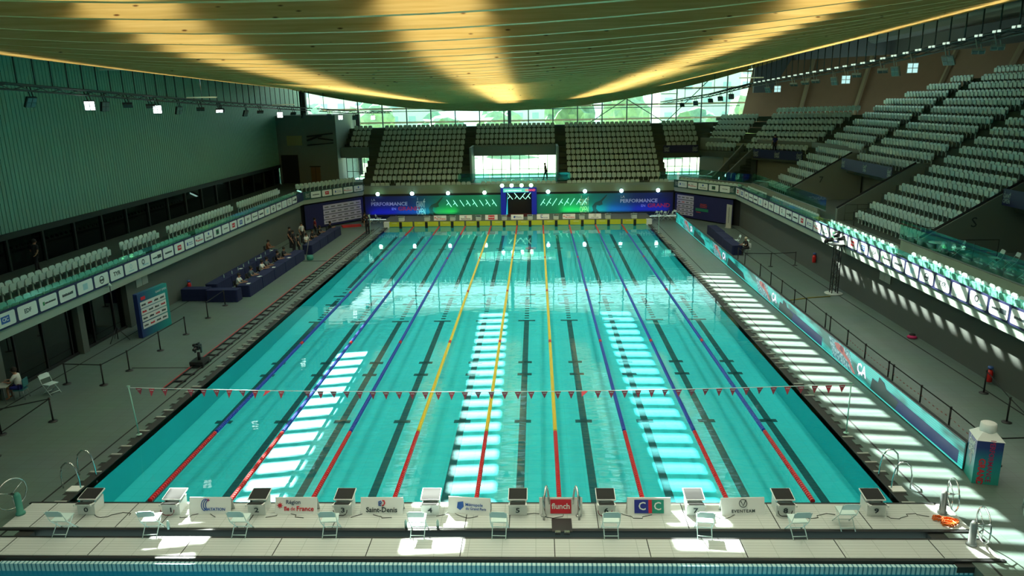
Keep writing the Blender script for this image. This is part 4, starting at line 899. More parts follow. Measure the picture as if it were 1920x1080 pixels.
# backstroke flags
e = empty('backstroke_flag_line', (0, 4.65, 0), label='white line of red triangular pennants strung over the near end', cat='flag line')
z0f, sag = 1.85, .22
def fz(x): return z0f-sag*(1-(x/12.8)**2)
b = MB(); b.tube([(x, 0, fz(x)) for x in [-12.9+25.8*i/30 for i in range(31)]], .014, 5); b.build('line', WHITE, e)
random.seed(9)
for i in range(54):
    x = -12.5+25.0*i/53; t = random.choice((0, 0, 0, .2, -.25)); 
    if i in (3, 10, 12, 34): t = random.choice((1.1, -1.1))
    b = MB(); b.prism([(-.12, 0, 0), (.12, 0, 0), (0, .05*t, -.30)], (0, .006, 0)); o = b.build('pennant', REDF, e, loc=(x, 0, fz(x))); o.rotation_euler = (t*.9, 0, t*.4)
    if abs(t) < .5: strokes(frame((0, -.006, -.07), (1, 0, 0), (0, 0, 1)), .11, .03, PRINTW, o, i, 'print')
TEALP = mat('pale_green_pole', (.35, .62, .52), .4)
def pole(x, y, dx, h, label):
    b = MB(); b.tube([(0, 0, 0), (dx, 0, h)], .022, 8); b.lathe([(.10, 0), (.10, .02), (.04, .03)], n=12); b.tube([(dx-.05, 0, h), (dx+.05, 0, h)], .03, 6); return tag(b.build('flag_pole', TEALP, loc=(x, y, .0)), label, 'pole')
pole(-12.75, 4.65, -.12, 1.9, 'thin pale pole holding the left end of the pennant line'); pole(12.8, 4.65, .0, 1.9, 'thin pale pole holding the right end of the pennant line')
pole(-13.15, 45.4, 0, 1.9, 'thin pale pole at the far left pool edge'); pole(12.7, 45.0, 0, 1.9, 'thin pale pole at the far right pool edge')

# ------------------------------------------------------------------ far backdrop
bm_ = mat('backdrop_print', (.01, .2, .15), .55); N, L, bs = nodes_of(bm_)
t = N.new('ShaderNodeTexCoord'); sx = N.new('ShaderNodeSeparateXYZ'); r = N.new('ShaderNodeValToRGB'); mr = N.new('ShaderNodeMapRange'); mr.inputs['From Min'].default_value = -15.6; mr.inputs['From Max'].default_value = 15.6
L.new(t.outputs['Object'], sx.inputs[0]); L.new(sx.outputs['X'], mr.inputs['Value']); L.new(mr.outputs[0], r.inputs[0]); L.new(r.outputs[0], bs.inputs['Base Color'])
cr = r.color_ramp; cr.elements[0].position = 0; cr.elements[0].color = (.012, .02, .13, 1); cr.elements[1].position = 1; cr.elements[1].color = (.012, .02, .14, 1)
for p_, c_ in ((.14, (.012, .035, .16, 1)), (.25, (.012, .22, .26, 1)), (.33, (.02, .46, .30, 1)), (.67, (.02, .46, .30, 1)), (.76, (.012, .24, .28, 1)), (.88, (.012, .04, .18, 1))):
    q = cr.elements.new(p_); q.color = c_
e = empty('printed_backdrop', (0, 54.35, .1), label='long printed backdrop fading navy to green along the far wall', cat='backdrop')
b = MB(); b.b2(-15.6, -1.72, -.02, .02, 0, 2.32); b.b2(1.92, 15.6, -.02, .02, 0, 2.32); b.build('printed_cloth', bm_, e)
TXT = mat('pale_backdrop_letters', (.62, .70, .72), .6); TXR = mat('red_backdrop_letters', (.62, .03, .05), .6)
def slogan(x, parent, s=1, fl=1, y=-.03):
    F = lambda px, pz: frame((x+px*s, y, pz*s), (1, 0, 0), (0, 0, 1))
    text('lettering', 'LA', .36*s, F(.05, 1.95), TXT, parent, .0, 'LEFT'); text('lettering', 'PERFORMANCE', .50*s, F(0, 1.52), TXT, parent, .02, 'LEFT', sx=1.08)
    text('lettering', 'EN', .36*s, F(2.1 if fl else 1.9, 1.02), TXT, parent, .0, 'LEFT'); text('lettering', 'GRAND', .56*s, F(2.75, 1.02), TXR, parent, .03, 'LEFT', sx=1.15)
slogan(-15.0, e); slogan(10.3, e)
SW_ = mat('swimmer_print', (.03, .06, .06), .6)
for x, f in ((-9.9, 1), (6.7, 1)):
    logo_giant(frame((x, -.03, 1.2), (1, 0, 0), (0, 0, 1)) @ Matrix.Diagonal((.62, 1.15, 1, 1)), 1.6, e, TXT)
    b = MB(); P = [(0, 0), (.25, .35), (.15, .8), (.45, 1.15), (.95, 1.35), (1.6, 1.95), (1.65, 1.9), (1.15, 1.25), (1.2, .95), (.9, .85), (.6, .9), (.55, .55), (.85, .2), (1.2, .1), (1.25, 0), (.8, 0), (.5, .25), (.2, -.0)]
    b.prism([(px+.55, 0, pz) for px, pz in P], (0, .01, 0)); b.build('swimmer_figure', SW_, e, M=Matrix.Translation((x+.1, -.035, .25)))
# emblem of the neon marks
NEON = mat('neon_green', (0, 0, 0), emit=(.35, 1, .68), es=2.2)
def neon(x0, n, dx, flip, y, z, label, h=.50, lean=.40):
    e = empty('neon_marks', (x0, y, z), label=label, cat='neon light'); rnd = random.Random(int(abs(x0)*10))
    for i in range(n):
        s = -1 if flip else 1; cx = dx*i; b = MB(); k = rnd.uniform(.75, 1)
        b.tube([(cx-s*lean*.6*k, 0, h*.75*k), (cx+s*lean*.6*k, 0, -h*.75*k)], .020, 5); b.build('tube_light', NEON, e)
        if i % 3 != 2: b = MB(); b.tube([(cx-s*.05, 0, .04), (cx-s*.24, 0, -.16)], .018, 5); b.build('tube_light', NEON, e)
neon(-7.0, 8, .66, False, 54.28, 1.62, 'slanted green neon tubes on the backdrop left of the portal')
neon(2.5, 8, .60, True, 54.28, 1.62, 'slanted green neon tubes on the backdrop right of the portal')
# portal
e = empty('entrance_portal', (.1, 54.0, .46), label='dark entrance portal framed in blue and cyan light at the centre of the far wall', cat='portal')
b = MB(); b.b2(-1.35, 1.35, .30, .36, 0, 2.2); b.build('dark_opening', BLK2, e)
b = MB(); b.b2(-1.8, -1.3, -.2, .2, 0, 2.2); b.b2(1.3, 1.8, -.2, .2, 0, 2.2); b.b2(-1.8, 1.8, -.2, .2, 2.2, 2.7); b.build('frame', mat('portal_blue', (.01, .015, .16), .5, emit=(.0, .02, .5), es=.35), e)
b = MB(); b.b2(-1.55, 1.0, -.22, -.2, 2.26, 2.64); b.build('lit_sign', mat('portal_sign', (0, 0, 0), emit=(.12, .75, .52), es=1), e)
text('lettering', 'GRAND', .30, frame((1.15, -.24, 2.45), (1, 0, 0), (0, 0, 1)), mat('portal_red', (0, 0, 0), emit=(1, .12, .12), es=1.2), e, .02); text('lettering', 'LA PERFORMANCE', .20, frame((-.55, -.24, 2.42), (1, 0, 0), (0, 0, 1)), mat('portal_white', (0, 0, 0), emit=(.8, 1, 1), es=1.5), e, .01)
b = MB(); b.prism([(-1.3, -.21, .0), (-1.12, -.21, 0), (-1.12, -.21, 2.3), ], (0, -.01, 0)); b.build('light_strip', mat('portal_cyan', (0, 0, 0), emit=(.03, .5, .6), es=1), e)
for x, f in ((-.9, 0), (-.2, 0), (.4, 1), (.95, 1)):
    b = MB(); s = -1 if f else 1; b.tube([(x-s*.25, .2, 2.15), (x+s*.28, .2, 1.5)], .03, 5); b.build('tube_light', NEON, e); b = MB(); b.tube([(x, .2, 1.8), (x-s*.2, .2, 1.55)], .025, 5); b.build('tube_light', NEON, e)
b = MB(); b.b2(-1.3, 1.3, -1.6, .3, 0, .03); b.build('red_carpet', mat('dark_red_carpet', (.09, .008, .006), .9), e)
# beam lights over the backdrop
def headlight(x, z, y, col, label, r=.19):
    b = MB(); b.tube([(0, 0, .02), (0, 0, .22)], .05, 6); b.box((0, .02, -.06), (.26, .22, .2)); o = b.build('stage_light', BLACK, loc=(x, y, z)); tag(o, label, 'stage light')
    g = MB(); g.lathe([(r, 0), (r*.98, .03), (.02, .05)], n=16, M=Matrix.Rotation(PI/2, 3, 'X')); g.build('lens', mat('lens_'+col[0], (0, 0, 0), emit=col[1], es=14), o, loc=(0, -.10, -.04)); return o
WB = ('blue_white', (.55, .95, 1)); WG = ('green_white', (.5, 1, .72)); GG = ('green', (.35, 1, .45))
wh = ['leftmost', 'second', 'third', 'fourth']
for i, (x, c) in enumerate(((-14.2, WG), (-10.7, WB), (-7.05, WB), (-3.35, WG))): headlight(x, 2.72, 54.25, c, '%s lit stage light left of the portal under the far parapet' % wh[i])
for i, (x, c) in enumerate(((3.05, WB), (6.75, WB), (10.4, WB), (14.05, WB))): headlight(x, 2.72, 54.25, c, '%s lit stage light right of the portal under the far parapet' % ['nearest', 'second', 'third', 'fourth'][i])
for i, x in enumerate((-1.55, -.6, .4, 1.35)): headlight(x, 3.42, 54.0, GG if i > 1 else WG, '%s green stage light on top of the entrance portal' % ['leftmost', 'second from left', 'third from left', 'rightmost'][i])
# coloured light bars washing the backdrop
for x0, x1, c, p, lb in ((-15.2, -12.4, (.01, .03, 1), 60, 'leftmost, deep blue'), (-12.4, -10.2, (.01, .25, 1), 42, 'blue one under the left slogan'), (-10.2, -8.6, (.02, .8, .9), 26, 'cyan one under the left logo'), (-8.6, -6.3, (.12, 1, .12), 40, 'green one under the left swimmer'), (4.4, 7.2, (.08, 1, .22), 44, 'green one under the right logo'), (7.2, 9.0, (.02, .8, .8), 28, 'cyan one under the right swimmer'), (9.0, 11.6, (.01, .28, 1), 44, 'azure one under the right slogan'), (11.6, 15.2, (.01, .05, 1), 66, 'rightmost, deep blue')):
    w_ = x1-x0; xm = (x0+x1)/2
    b = MB(); b.b2(-w_/2+.05, w_/2-.05, -.05, .05, 0, .08); o = b.build('light_bar', BLACK, loc=(xm, 53.92, .46)); tag(o, 'low light bar washing the far backdrop, '+lb, 'stage light')
    area('bar_light', (xm, 53.92, .60), w_-.1, .08, p*.30, c, rot=(math.radians(150), 0, 0), spread=math.radians(150))
# corner backdrops
def sponsorwall(p, q, label, kind):
    p, q = Vector(p), Vector(q); d = q-p; L_ = d.length; e = empty('sponsor_wall', (p.x, p.y, .1), math.atan2(d.y, d.x), label=label, cat='backdrop')
    b = MB(); b.b2(0, L_, -.03, .0, 0, 2.3); b.build('navy_cloth', mat('deep_navy_cloth', (.012, .016, .10), .8), e)
    if kind == 0:
        x0, x1 = L_*.30, L_*.96; rows = [(1.62, .42), (1.14, .42), (.66, .42), (.2, .40)]
    else: x0, x1 = L_*.04, L_*.34; rows = [(1.72, .42), (1.30, .36), (.92, .32), (.56, .30), (.20, .30)]
    for k, (z, h) in enumerate(rows):
        b = MB(); b.b2(x0, x1, -.04, -.03, z, z+h); o = b.build('white_panel', mat('lilac_white_print', (.50, .52, .74), .6), e); n = 4 if kind else 6
        for j in range(n): strokes(frame((x0+(x1-x0)*(j+.5)/n, -.042, z+h/2), (1, 0, 0), (0, 0, 1)), (x1-x0)/n*.6, .12, INKR if (k, j) == (1, 1) and kind else INK, o, k*7+j)
    if kind:
        M = frame((L_*.48, -.035, 1.35), (1, 0, 0), (0, 0, 1)); G = mat('orange_red_print', (.62, .07, .05), .6)
        for j in range(3): strokes(shift(M, .25, .16-.14*j), .9-.1*(j == 0), .09, G, e, 40+j)
        b = MB(); b.b2(-.75, .9, -.55, -.28, 0, .005); b.build('green_band', mat('green_print', (.01, .20, .12), .6), e, M=M); strokes(shift(M, -.35, -.66), .6, .08, G, e, 50)
    return e
sponsorwall((-19.97, 48.3), (-15.85, 54.4), 'navy sponsor wall with four white logo rows in the far left corner', 0)
sponsorwall((15.84, 54.4), (20.02, 48.3), 'navy sponsor wall with white rows and red lettering in the far right corner', 1)
b = MB(); b.box((0, 0, 1.1), (.75, .05, 2.1)); b.box((0, 0, .03), (.7, .3, .04)); o = b.build('roll_up_banner', mat('grey_rollup', (.42, .46, .42), .6), loc=(19.35, 47.0, 0), rz=-1.2); tag(o, 'tall pale roll-up banner before the right far corner', 'banner'); strokes(frame((0, -.027, 1.2), (0, 0, 1), (-1, 0, 0)), 1.4, .1, INK, o, 8)

# ------------------------------------------------------------------ LED perimeter wall
scr = mat('led_teal', (0, 0, 0), .5, emit=(.015, .42, .36), es=1); N, L, bs = nodes_of(scr)
t = N.new('ShaderNodeTexCoord'); wv = N.new('ShaderNodeTexWave'); wv.bands_direction = 'Z'; wv.inputs['Scale'].default_value = 4; nz = N.new('ShaderNodeTexNoise'); nz.inputs['Scale'].default_value = .7
mp = N.new('ShaderNodeMapping'); mp.inputs['Scale'].default_value = (1, .6, 2.5); r = N.new('ShaderNodeValToRGB'); r.color_ramp.elements[0].position = .40; r.color_ramp.elements[0].color = (.002, .16, .13, 1); r.color_ramp.elements[1].position = .56; r.color_ramp.elements[1].color = (.04, .62, .54, 1)
mx = N.new('ShaderNodeMixRGB'); mx.blend_type = 'MULTIPLY'; mx.inputs[0].default_value = .25
L.new(t.outputs['Object'], mp.inputs[0]); L.new(mp.outputs[0], nz.inputs['Vector']); L.new(nz.outputs['Fac'], r.inputs[0]); L.new(t.outputs['Object'], wv.inputs['Vector']); L.new(r.outputs[0], mx.inputs[1]); L.new(wv.outputs['Color'], mx.inputs[2]); L.new(mx.outputs[0], bs.inputs['Emission Color'])
spl = mat('led_splash', (0, 0, 0), .5, emit=(.2, .6, .6), es=1); N, L, bs = nodes_of(spl)
t = N.new('ShaderNodeTexCoord'); nz = N.new('ShaderNodeTexNoise'); nz.inputs['Scale'].default_value = 9; nz.inputs['Detail'].default_value = 6; r = N.new('ShaderNodeValToRGB'); r.color_ramp.elements[0].position = .42; r.color_ramp.elements[0].color = (.004, .15, .17, 1); r.color_ramp.elements[1].position = .62; r.color_ramp.elements[1].color = (.30, .55, .56, 1)
L.new(t.outputs['Object'], nz.inputs['Vector']); L.new(nz.outputs['Fac'], r.inputs[0]); L.new(r.outputs[0], bs.inputs['Emission Color'])
LX = 15.32; e = empty('led_perimeter_board', (LX, 0, 0), label='long teal LED screen board with swimmers running along the right deck', cat='screen')
b = MB(); b.b2(.0, .14, 1.9, 50.8, .06, .98); b.build('cabinet', BLACK, e)
y = 2.3
while y < 50: b = MB(); b.b2(.14, .34, y, y+.05, .0, .06); b.prism([(.14, y, .06), (.34, y, .06), (.14, y, .9)], (0, .05, 0)); b.build('support_foot', BLACK, e); y += 1.9
b = MB(); b.b2(-.012, 0, 1.94, 50.75, .10, .94); sc_ = b.build('screen', scr, e)
b = MB(); b.b2(-.02, 0, 1.94, 50.75, .06, .10); b.build('bottom_light_strip', mat('led_bright_teal', (0, 0, 0), emit=(.10, .9, .75), es=.8), e)
WLED = mat('led_white', (0, 0, 0), emit=(.85, .85, 1), es=1.1); PUR = mat('led_purple', (0, 0, 0), emit=(.02, .045, .12), es=1); DGR = mat('led_dark', (0, 0, 0), emit=(.015, .05, .045), es=1)
def yz(M0, poly, m, nm, parent=e, x=-.016): 
    b = MB(); b.prism([(x, yy, zz) for yy, zz in poly], (-.003, 0, 0)); return b.build(nm, m, parent)
for k, yc in enumerate((9.4, 20.9, 32.3, 43.7)):
    text('lettering', 'ÇA', .62, frame((-.022, yc, .54), (0, -1, 0), (0, 0, 1)), WLED, e, .03)
    yz(0, [(yc+.7, .12), (yc+2.9, .12), (yc+3.6, .92), (yc+1.3, .92)], spl, 'splash_image')
    yz(0, [(yc+.5, .16), (yc+.75, .14), (yc+1.3, .42), (yc+1.9, .55), (yc+2.6, .60), (yc+2.9, .80), (yc+2.5, .90), (yc+1.9, .86), (yc+1.7, .70), (yc+1.2, .56)], PINK, 'swimmer_image', x=-.02)
    yz(0, [(yc+1.95, .62), (yc+2.3, .70), (yc+2.2, .88), (yc+1.95, .84)], mat('led_dark_red', (0, 0, 0), emit=(.16, .04, .06), es=1), 'swimmer_face', x=-.024)
    if k < 2: yz(0, [(yc-.9, .12), (yc-1.0, .60), (yc-1.5, .60), (yc-1.55, .85), (yc-2.0, .78), (yc-2.2, .60), (yc-7.2, .56), (yc-7.2, .12)], PUR, 'purple_image'); yz(0, [(yc-.9, .12), (yc-1.0, .58), (yc-1.5, .58), (yc-1.55, .83), (yc-2.0, .76), (yc-2.2, .58), (yc-3.2, .5), (yc-3.0, .12)], DGR, 'dark_image', x=-.02)
    else: yz(0, [(yc-1.0, .12), (yc-1.2, .7), (yc-5.0, .5), (yc-5.6, .12)], DGR, 'dark_image')

# ------------------------------------------------------------------ post-and-belt barriers
def stanchion(x, y, label, to=None, tape=False, h=.98):
    e = empty('barrier_post', (x, y, 0), label=label, cat='barrier post')
    b = MB(); b.lathe([(.17, 0), (.17, .02), (.06, .045), (.03, .05)], n=18); b.build('base', BLACK, e)
    b = MB(); b.tube([(0, 0, .04), (0, 0, h)], .032, 8); b.lathe([(.04, h-.09), (.04, h)], n=10); b.build('post', BLACK, e)
    for j, t in enumerate(to or []):
        d = Vector(t[:2])-Vector((x, y)); L_ = d.length; a = math.atan2(d.y, d.x); z0, z1 = (h-.03, h-.03) if len(t) == 2 else (h-.03, t[2])
        b = MB(); b.prism([(0, -.004, z0-.045), (L_, -.004, z1-.045), (L_, -.004, z1), (0, -.004, z0)], (0, .008, 0)); b.build('belt', BLACK, e, rz=a)
        if tape:
            for k in range(int(L_/.14)):
                b = MB(); b.box((.14*k+.07, 0, .62-.04*math.sin(PI*(.14*k)/L_)), (.11, .004, .025)); 
                if k % 2 == 0: b.build('tape_stripe', TAPE, e, rz=a)
    return e
TAPE = mat('red_white_tape', (.45, .12, .12), .6)
S = [(-18.64, 9.67), (-16.92, 9.53), (-16.74, 11.27), (-16.71, 14.06), (-16.62, 16.6), (-16.77, 19.6), (-16.87, 22.2)]
LB = ['left corner post of the left deck barrier', 'second post of the left deck barrier', 'third post of the left deck barrier', 'fourth post of the left deck barrier', 'fifth post of the left deck barrier, nearest the sponsor stand', 'sixth post of the left deck barrier', 'last post of the left deck barrier before the blue tables']
for i, p in enumerate(S):
    to = [S[i+1]] if i in (0, 1, 2, 3, 5) else []
    stanchion(*p, 'black '+LB[i], to)
stanchion(-16.75, 5.83, 'black post standing alone right of the seated helper', [(-18.1, 4.8), (-17.95, 4.68, .12)]); stanchion(-17.95, 4.68, 'black post at the left photo edge behind another'); stanchion(-16.9, 2.95, 'black post at the left photo edge nearest the camera')
stanchion(19.65, 8.23, 'black post near the right wall left of the red extinguisher', [(18.88, 5.5)]); stanchion(18.88, 5.5, 'black post at the right photo edge', [(18.3, 3.0)]); stanchion(16.6, 2.3, 'black post behind the milk carton', [(19.5, 2.5)])
stanchion(16.1, 1.85, 'black post at the near end of the screen board', []); 
R2 = [(16.5, 33.0), (16.5, 31.2), (16.5, 27.6), (16.45, 25.2), (16.45, 23.1), (16.45, 20.9), (16.45, 19.1), (16.4, 16.2), (16.4, 15.6), (16.35, 13.4), (16.3, 11.4), (16.3, 9.2), (16.3, 8.8), (16.3, 6.6), (16.3, 4.6), (16.2, 2.6)]
for i, p in enumerate(R2):
    q = [R2[i+1]] if i < len(R2)-1 else []
    stanchion(*p, 'black post of the barrier behind the screen board, %s counting from the far end' % (ORD[i] if i else 'first'), q, tape=(i > 8), h=1.02)
stanchion(18.3, 31.2, 'black post in the middle of the cross barrier on the right deck', [(16.5, 31.4), (20.1, 31.5)]); stanchion(20.1, 31.5, 'black post by the right wall at the cross barrier end')

# ------------------------------------------------------------------ left deck items
# sponsor stand
e = empty('sponsor_stand', (-18.55, 17.2, 0), math.radians(83), label='teal and navy sponsor panel stand on the left deck', cat='sign')
stm = mat('stand_print', (.01, .2, .2), .5); N, L, bs = nodes_of(stm); t = N.new('ShaderNodeTexCoord'); sx = N.new('ShaderNodeSeparateXYZ'); r = N.new('ShaderNodeValToRGB'); a_ = N.new('ShaderNodeMath'); a_.operation = 'MULTIPLY_ADD'; a_.inputs[1].default_value = .36; a_.inputs[2].default_value = .5
r.color_ramp.elements[0].color = (.012, .015, .14, 1); r.color_ramp.elements[1].color = (.01, .30, .27, 1); L.new(t.outputs['Object'], sx.inputs[0]); L.new(sx.outputs['X'], a_.inputs[0]); L.new(a_.outputs[0], r.inputs[0]); L.new(r.outputs[0], bs.inputs['Base Color'])
b = MB(); b.b2(-1.25, 1.25, -.12, .12, .02, 2.35); b.build('printed_frame', stm, e)
for k, z in enumerate((1.72, 1.36, 1.0, .62)):
    b = MB(); b.b2(-1.1, 1.0, -.135, -.12, z-.16, z+.16); o = b.build('white_panel', mat('stand_white_print', (.58, .66, .66), .5), e)
    for j in range(4): strokes(frame((-.85+.52*j, -.137, z), (1, 0, 0), (0, 0, 1)), .34, .11, INKR if (k+j) % 3 == 1 else INK, o, 60+4*k+j)
b = MB(); b.b2(-1.0, -.65, -.135, -.12, 1.98, 2.14); b.build('red_block', INKR, e); text('lettering', 'GIANT OPEN', .16, frame((.7, -.125, 2.1), (1, 0, 0), (0, 0, 1)), TXT, e)
# camera track and remote camera
e = empty('camera_track', (-13.75, 28.5, 0), label='black and red camera dolly track along the left pool edge', cat='rail track')
b = MB()
for x in (-.22, .22): b.tube([(x, -19.6, .06), (x, 20, .06)], .028, 6)
y = -19.5
while y < 20: b.box((0, y, .04), (.6, .10, .04)); y += .85
b.build('rails_and_sleepers', BLACK, e)
b = MB(); b.tube([(-.30, -19.6, .05), (-.30, 20, .05)], .022, 5); b.build('red_cable', mat('red_cable', (.5, .02, .02), .5), e)
e = empty('tracking_camera', (-13.75, 11.9, .1), label='black remote camera on a wheeled dolly on the left track', cat='camera')
b = MB(); b.box((0, 0, .12), (.62, .75, .14)); [b.lathe([(.07, -.03), (.07, .03)], (x, y, .02), 10, M=Matrix.Rotation(PI/2, 3, 'Y')) for x in (-.28, .28) for y in (-.28, .28)]; b.build('dolly', BLACK, e)
b = MB(); b.tube([(0, 0, .19), (0, 0, .55)], .07, 8); b.box((-.14, 0, .68), (.05, .1, .3)); b.box((.14, 0, .68), (.05, .1, .3)); b.build('pan_head', BLACK, e)
b = MB(); b.box((0, 0, .80), (.2, .36, .2)); b.tube([(0, -.18, .8), (0, -.42, .79)], .07, 10); b.box((.0, .05, .95), (.08, .2, .07)); b.box((-.2, .1, .86), (.12, .16, .1)); b.build('camera_body', BLACK, e)
b = MB(); b.b2(-2.6, .1, -.03, .03, 0, .01); tag(b.build('cable_cover', BLK2, loc=(-14.2, 11.6, 0)), 'flat black cable cover crossing the left deck to the dolly track', 'cable cover')
b = MB(); b.b2(0, 2.9, -.05, .05, 0, .015); tag(b.build('cable_cover', BLK2, loc=(-16.6, 34.6, 0)), 'flat black cable cover crossing the far left deck', 'cable cover')
# lamp stand
e = empty('tripod_stand', (-19.7, 15.6, 0), label='tall thin black tripod stand by the left glass front', cat='stand')
b = MB(); b.tube([(0, 0, .1), (0, 0, 2.95)], .022, 6); b.build('pole', BLACK, e)
for k in range(3):
    a = 2*PI*k/3+.3; b = MB(); b.tube([(0, 0, .75), (.55*math.cos(a), .55*math.sin(a), .0)], .016, 5); b.build('leg', BLACK, e)
b = MB(); b.lathe([(.10, 2.92), (.02, 3.08)], n=8); b.build('antenna', PRINTW, e)
for i, (x, y, z, lb) in enumerate(((20.45, 29.0, .75, 'red fire extinguisher on the right wall left of the lighting tower'), (20.4, 9.2, .1, 'red fire extinguisher at the foot of the right wall'), (-20.1, 24.6, .35, 'red fire extinguisher at the left wall behind the blue table'))):
    e = empty('fire_extinguisher', (x, y, z), label=lb, cat='fire extinguisher')
    b = MB(); b.lathe([(.10, 0), (.12, .03), (.12, .42), (.08, .50), (.03, .53)], n=14); b.build('cylinder', RED, e)
    b = MB(); b.lathe([(.05, .53), (.11, .58), (.10, .66)], n=10); b.tube([(.05, 0, .6), (.16, 0, .45), (.15, 0, .15)], .014, 5); b.build('cap_and_hose', mat('blue_cap', (.05, .12, .35), .5), e)
    b = MB(); sgn = 1 if x > 0 else -1; b.box((sgn*.13, 0, .3), (.04, .12, .2)); b.build('wall_bracket', STEELD, e)
b = MB(); b.lathe([(.20, 0), (.24, .06), (.17, .12), (.05, .14)], n=14); o = b.build('bag', mat('pink_bag', (.50, .02, .12), .7), loc=(20.25, 15.2, .0)); tag(o, 'small pink and black bag on the floor by the right wall', 'bag'); b = MB(); b.lathe([(.15, .10), (.13, .2), (.05, .22)], (.03, .05, 0), 10); b.build('black_lining', BLK2, o)
for i, (x, y, z, lb) in enumerate(((20.57, 19.2, 2.1, 'white notice panels on the right wall under the banner'), (-20.29, 19.6, 2.2, 'grey notice panel on the left wall above the sponsor stand'))):
    s = 1 if x > 0 else -1; e = empty('notice_panel', (x, y, z), label=lb, cat='sign'); b = MB(); b.box((-s*.015, -.32, 0), (.03, .6, .5)); b.box((-s*.015, .32, 0), (.03, .6, .5)); b.build('sheet', mat('notice_grey', (.42, .46, .42), .6), e)

# tables with blue cloths
def cloth_table(x, y, rz, L_, W_, label):
    e = empty('clothed_table', (x, y, 0), rz, label=label, cat='table'); b = MB(); b.b2(-L_/2, L_/2, -W_/2, W_/2, .72, .75); b.build('tabletop', BLUE, e)
    b = MB(); n = 60; per = []
    for i in range(n):
        t = i/n*2*(L_+W_)
        if t < L_: q = (-L_/2+t, -W_/2)
        elif t < L_+W_: q = (L_/2, -W_/2+t-L_)
        elif t < 2*L_+W_: q = (L_/2-(t-L_-W_), W_/2)
        else: q = (-L_/2, W_/2-(t-2*L_-W_))
        per.append(q)
    vs = [(q[0]*1.005, q[1]*1.01, .752) for q in per]+[(q[0]*(1.01+.012*math.sin(i*2.1)), q[1]*(1.05+.03*math.sin(i*1.9)), .01) for i, q in enumerate(per)]
    b.add(vs, [(i, (i+1) % n, n+(i+1) % n, n+i) for i in range(n)], smooth=True); b.build('cloth_skirt', BLUE, e); return e
cloth_table(-17.35, 23.3, 0, 1.9, .7, 'navy clothed table at the near end of the officials row')
LTAB = []
for k in range(5): cloth_table(-16.45+.0*k, 25.2+2.25*k, PI/2, 2.2, .75, 'navy clothed table of the poolside row, %s from the near end' % (['first', 'second', 'third', 'fourth', 'fifth'][k]))
for k in range(5): cloth_table(-18.65, 25.6+2.25*k, PI/2, 2.2, .75, 'navy clothed table of the rear row, %s from the near end' % (['first', 'second', 'third', 'fourth', 'fifth'][k]))
cloth_table(-19.2, 23.6, 0, 1.6, .7, 'low navy clothed table beside the extinguisher by the left wall')
for k in range(4): cloth_table(-16.4, 38.2+2.25*k, PI/2, 2.2, .75, 'dark clothed table among the crowd, %s from the near end' % ['first', 'second', 'third', 'fourth'][k])
for k in range(3): cloth_table(17.0+.1*k, 36.6+3.1*k, PI/2, 3.0, .75, ['navy clothed table behind the screen board, nearest one', 'navy clothed table behind the screen board, middle one', 'navy clothed table behind the screen board, farthest one'][k])
random.seed(21)
def paper(x, y, z, rz, label):
    b = MB(); b.b2(-.15, .15, -.105, .105, 0, .01); tag(b.build('paper_sheets', PRINTW, loc=(x, y, z), rz=rz), label, 'paper')
def bottle(x, y, z, label):
    b = MB(); b.lathe([(.032, 0), (.034, .02), (.034, .15), (.014, .20), (.014, .23)], n=8); tag(b.build('water_bottle', mat('clear_bottle', (.35, .55, .52), .15), loc=(x, y, z)), label, 'bottle', group='water bottles on the rear officials tables')
for k in range(9): bottle(-18.5+random.uniform(-.1, .1), 26.3+1.05*k, .752, 'clear water bottle standing on the rear row of navy tables')
for k, (x, y) in enumerate(((-18.5, 28.9), (-18.5, 32.4), (-18.6, 35.2), (-16.3, 24.6), (-16.3, 26.5), (-16.3, 29.2), (-16.3, 32.4))): paper(x, y, .756, random.uniform(1.2, 1.9), 'white paper sheets on the %s row of navy tables, %s' % (('rear', ['nearest stack', 'middle stack', 'farthest stack'][k]) if k < 3 else ('poolside', ['nearest stack', 'second stack', 'third stack', 'farthest stack'][k-3])))
# chairs at the tables
for k, (x, y) in enumerate(((17.9, 38.9), (17.95, 36.9))): put_chair(x, y, 0, PI/2+.2*k, ['white folding chair tilted at the navy tables behind the screen board, farther one', 'white folding chair at the navy tables behind the screen board, nearer one'][k])

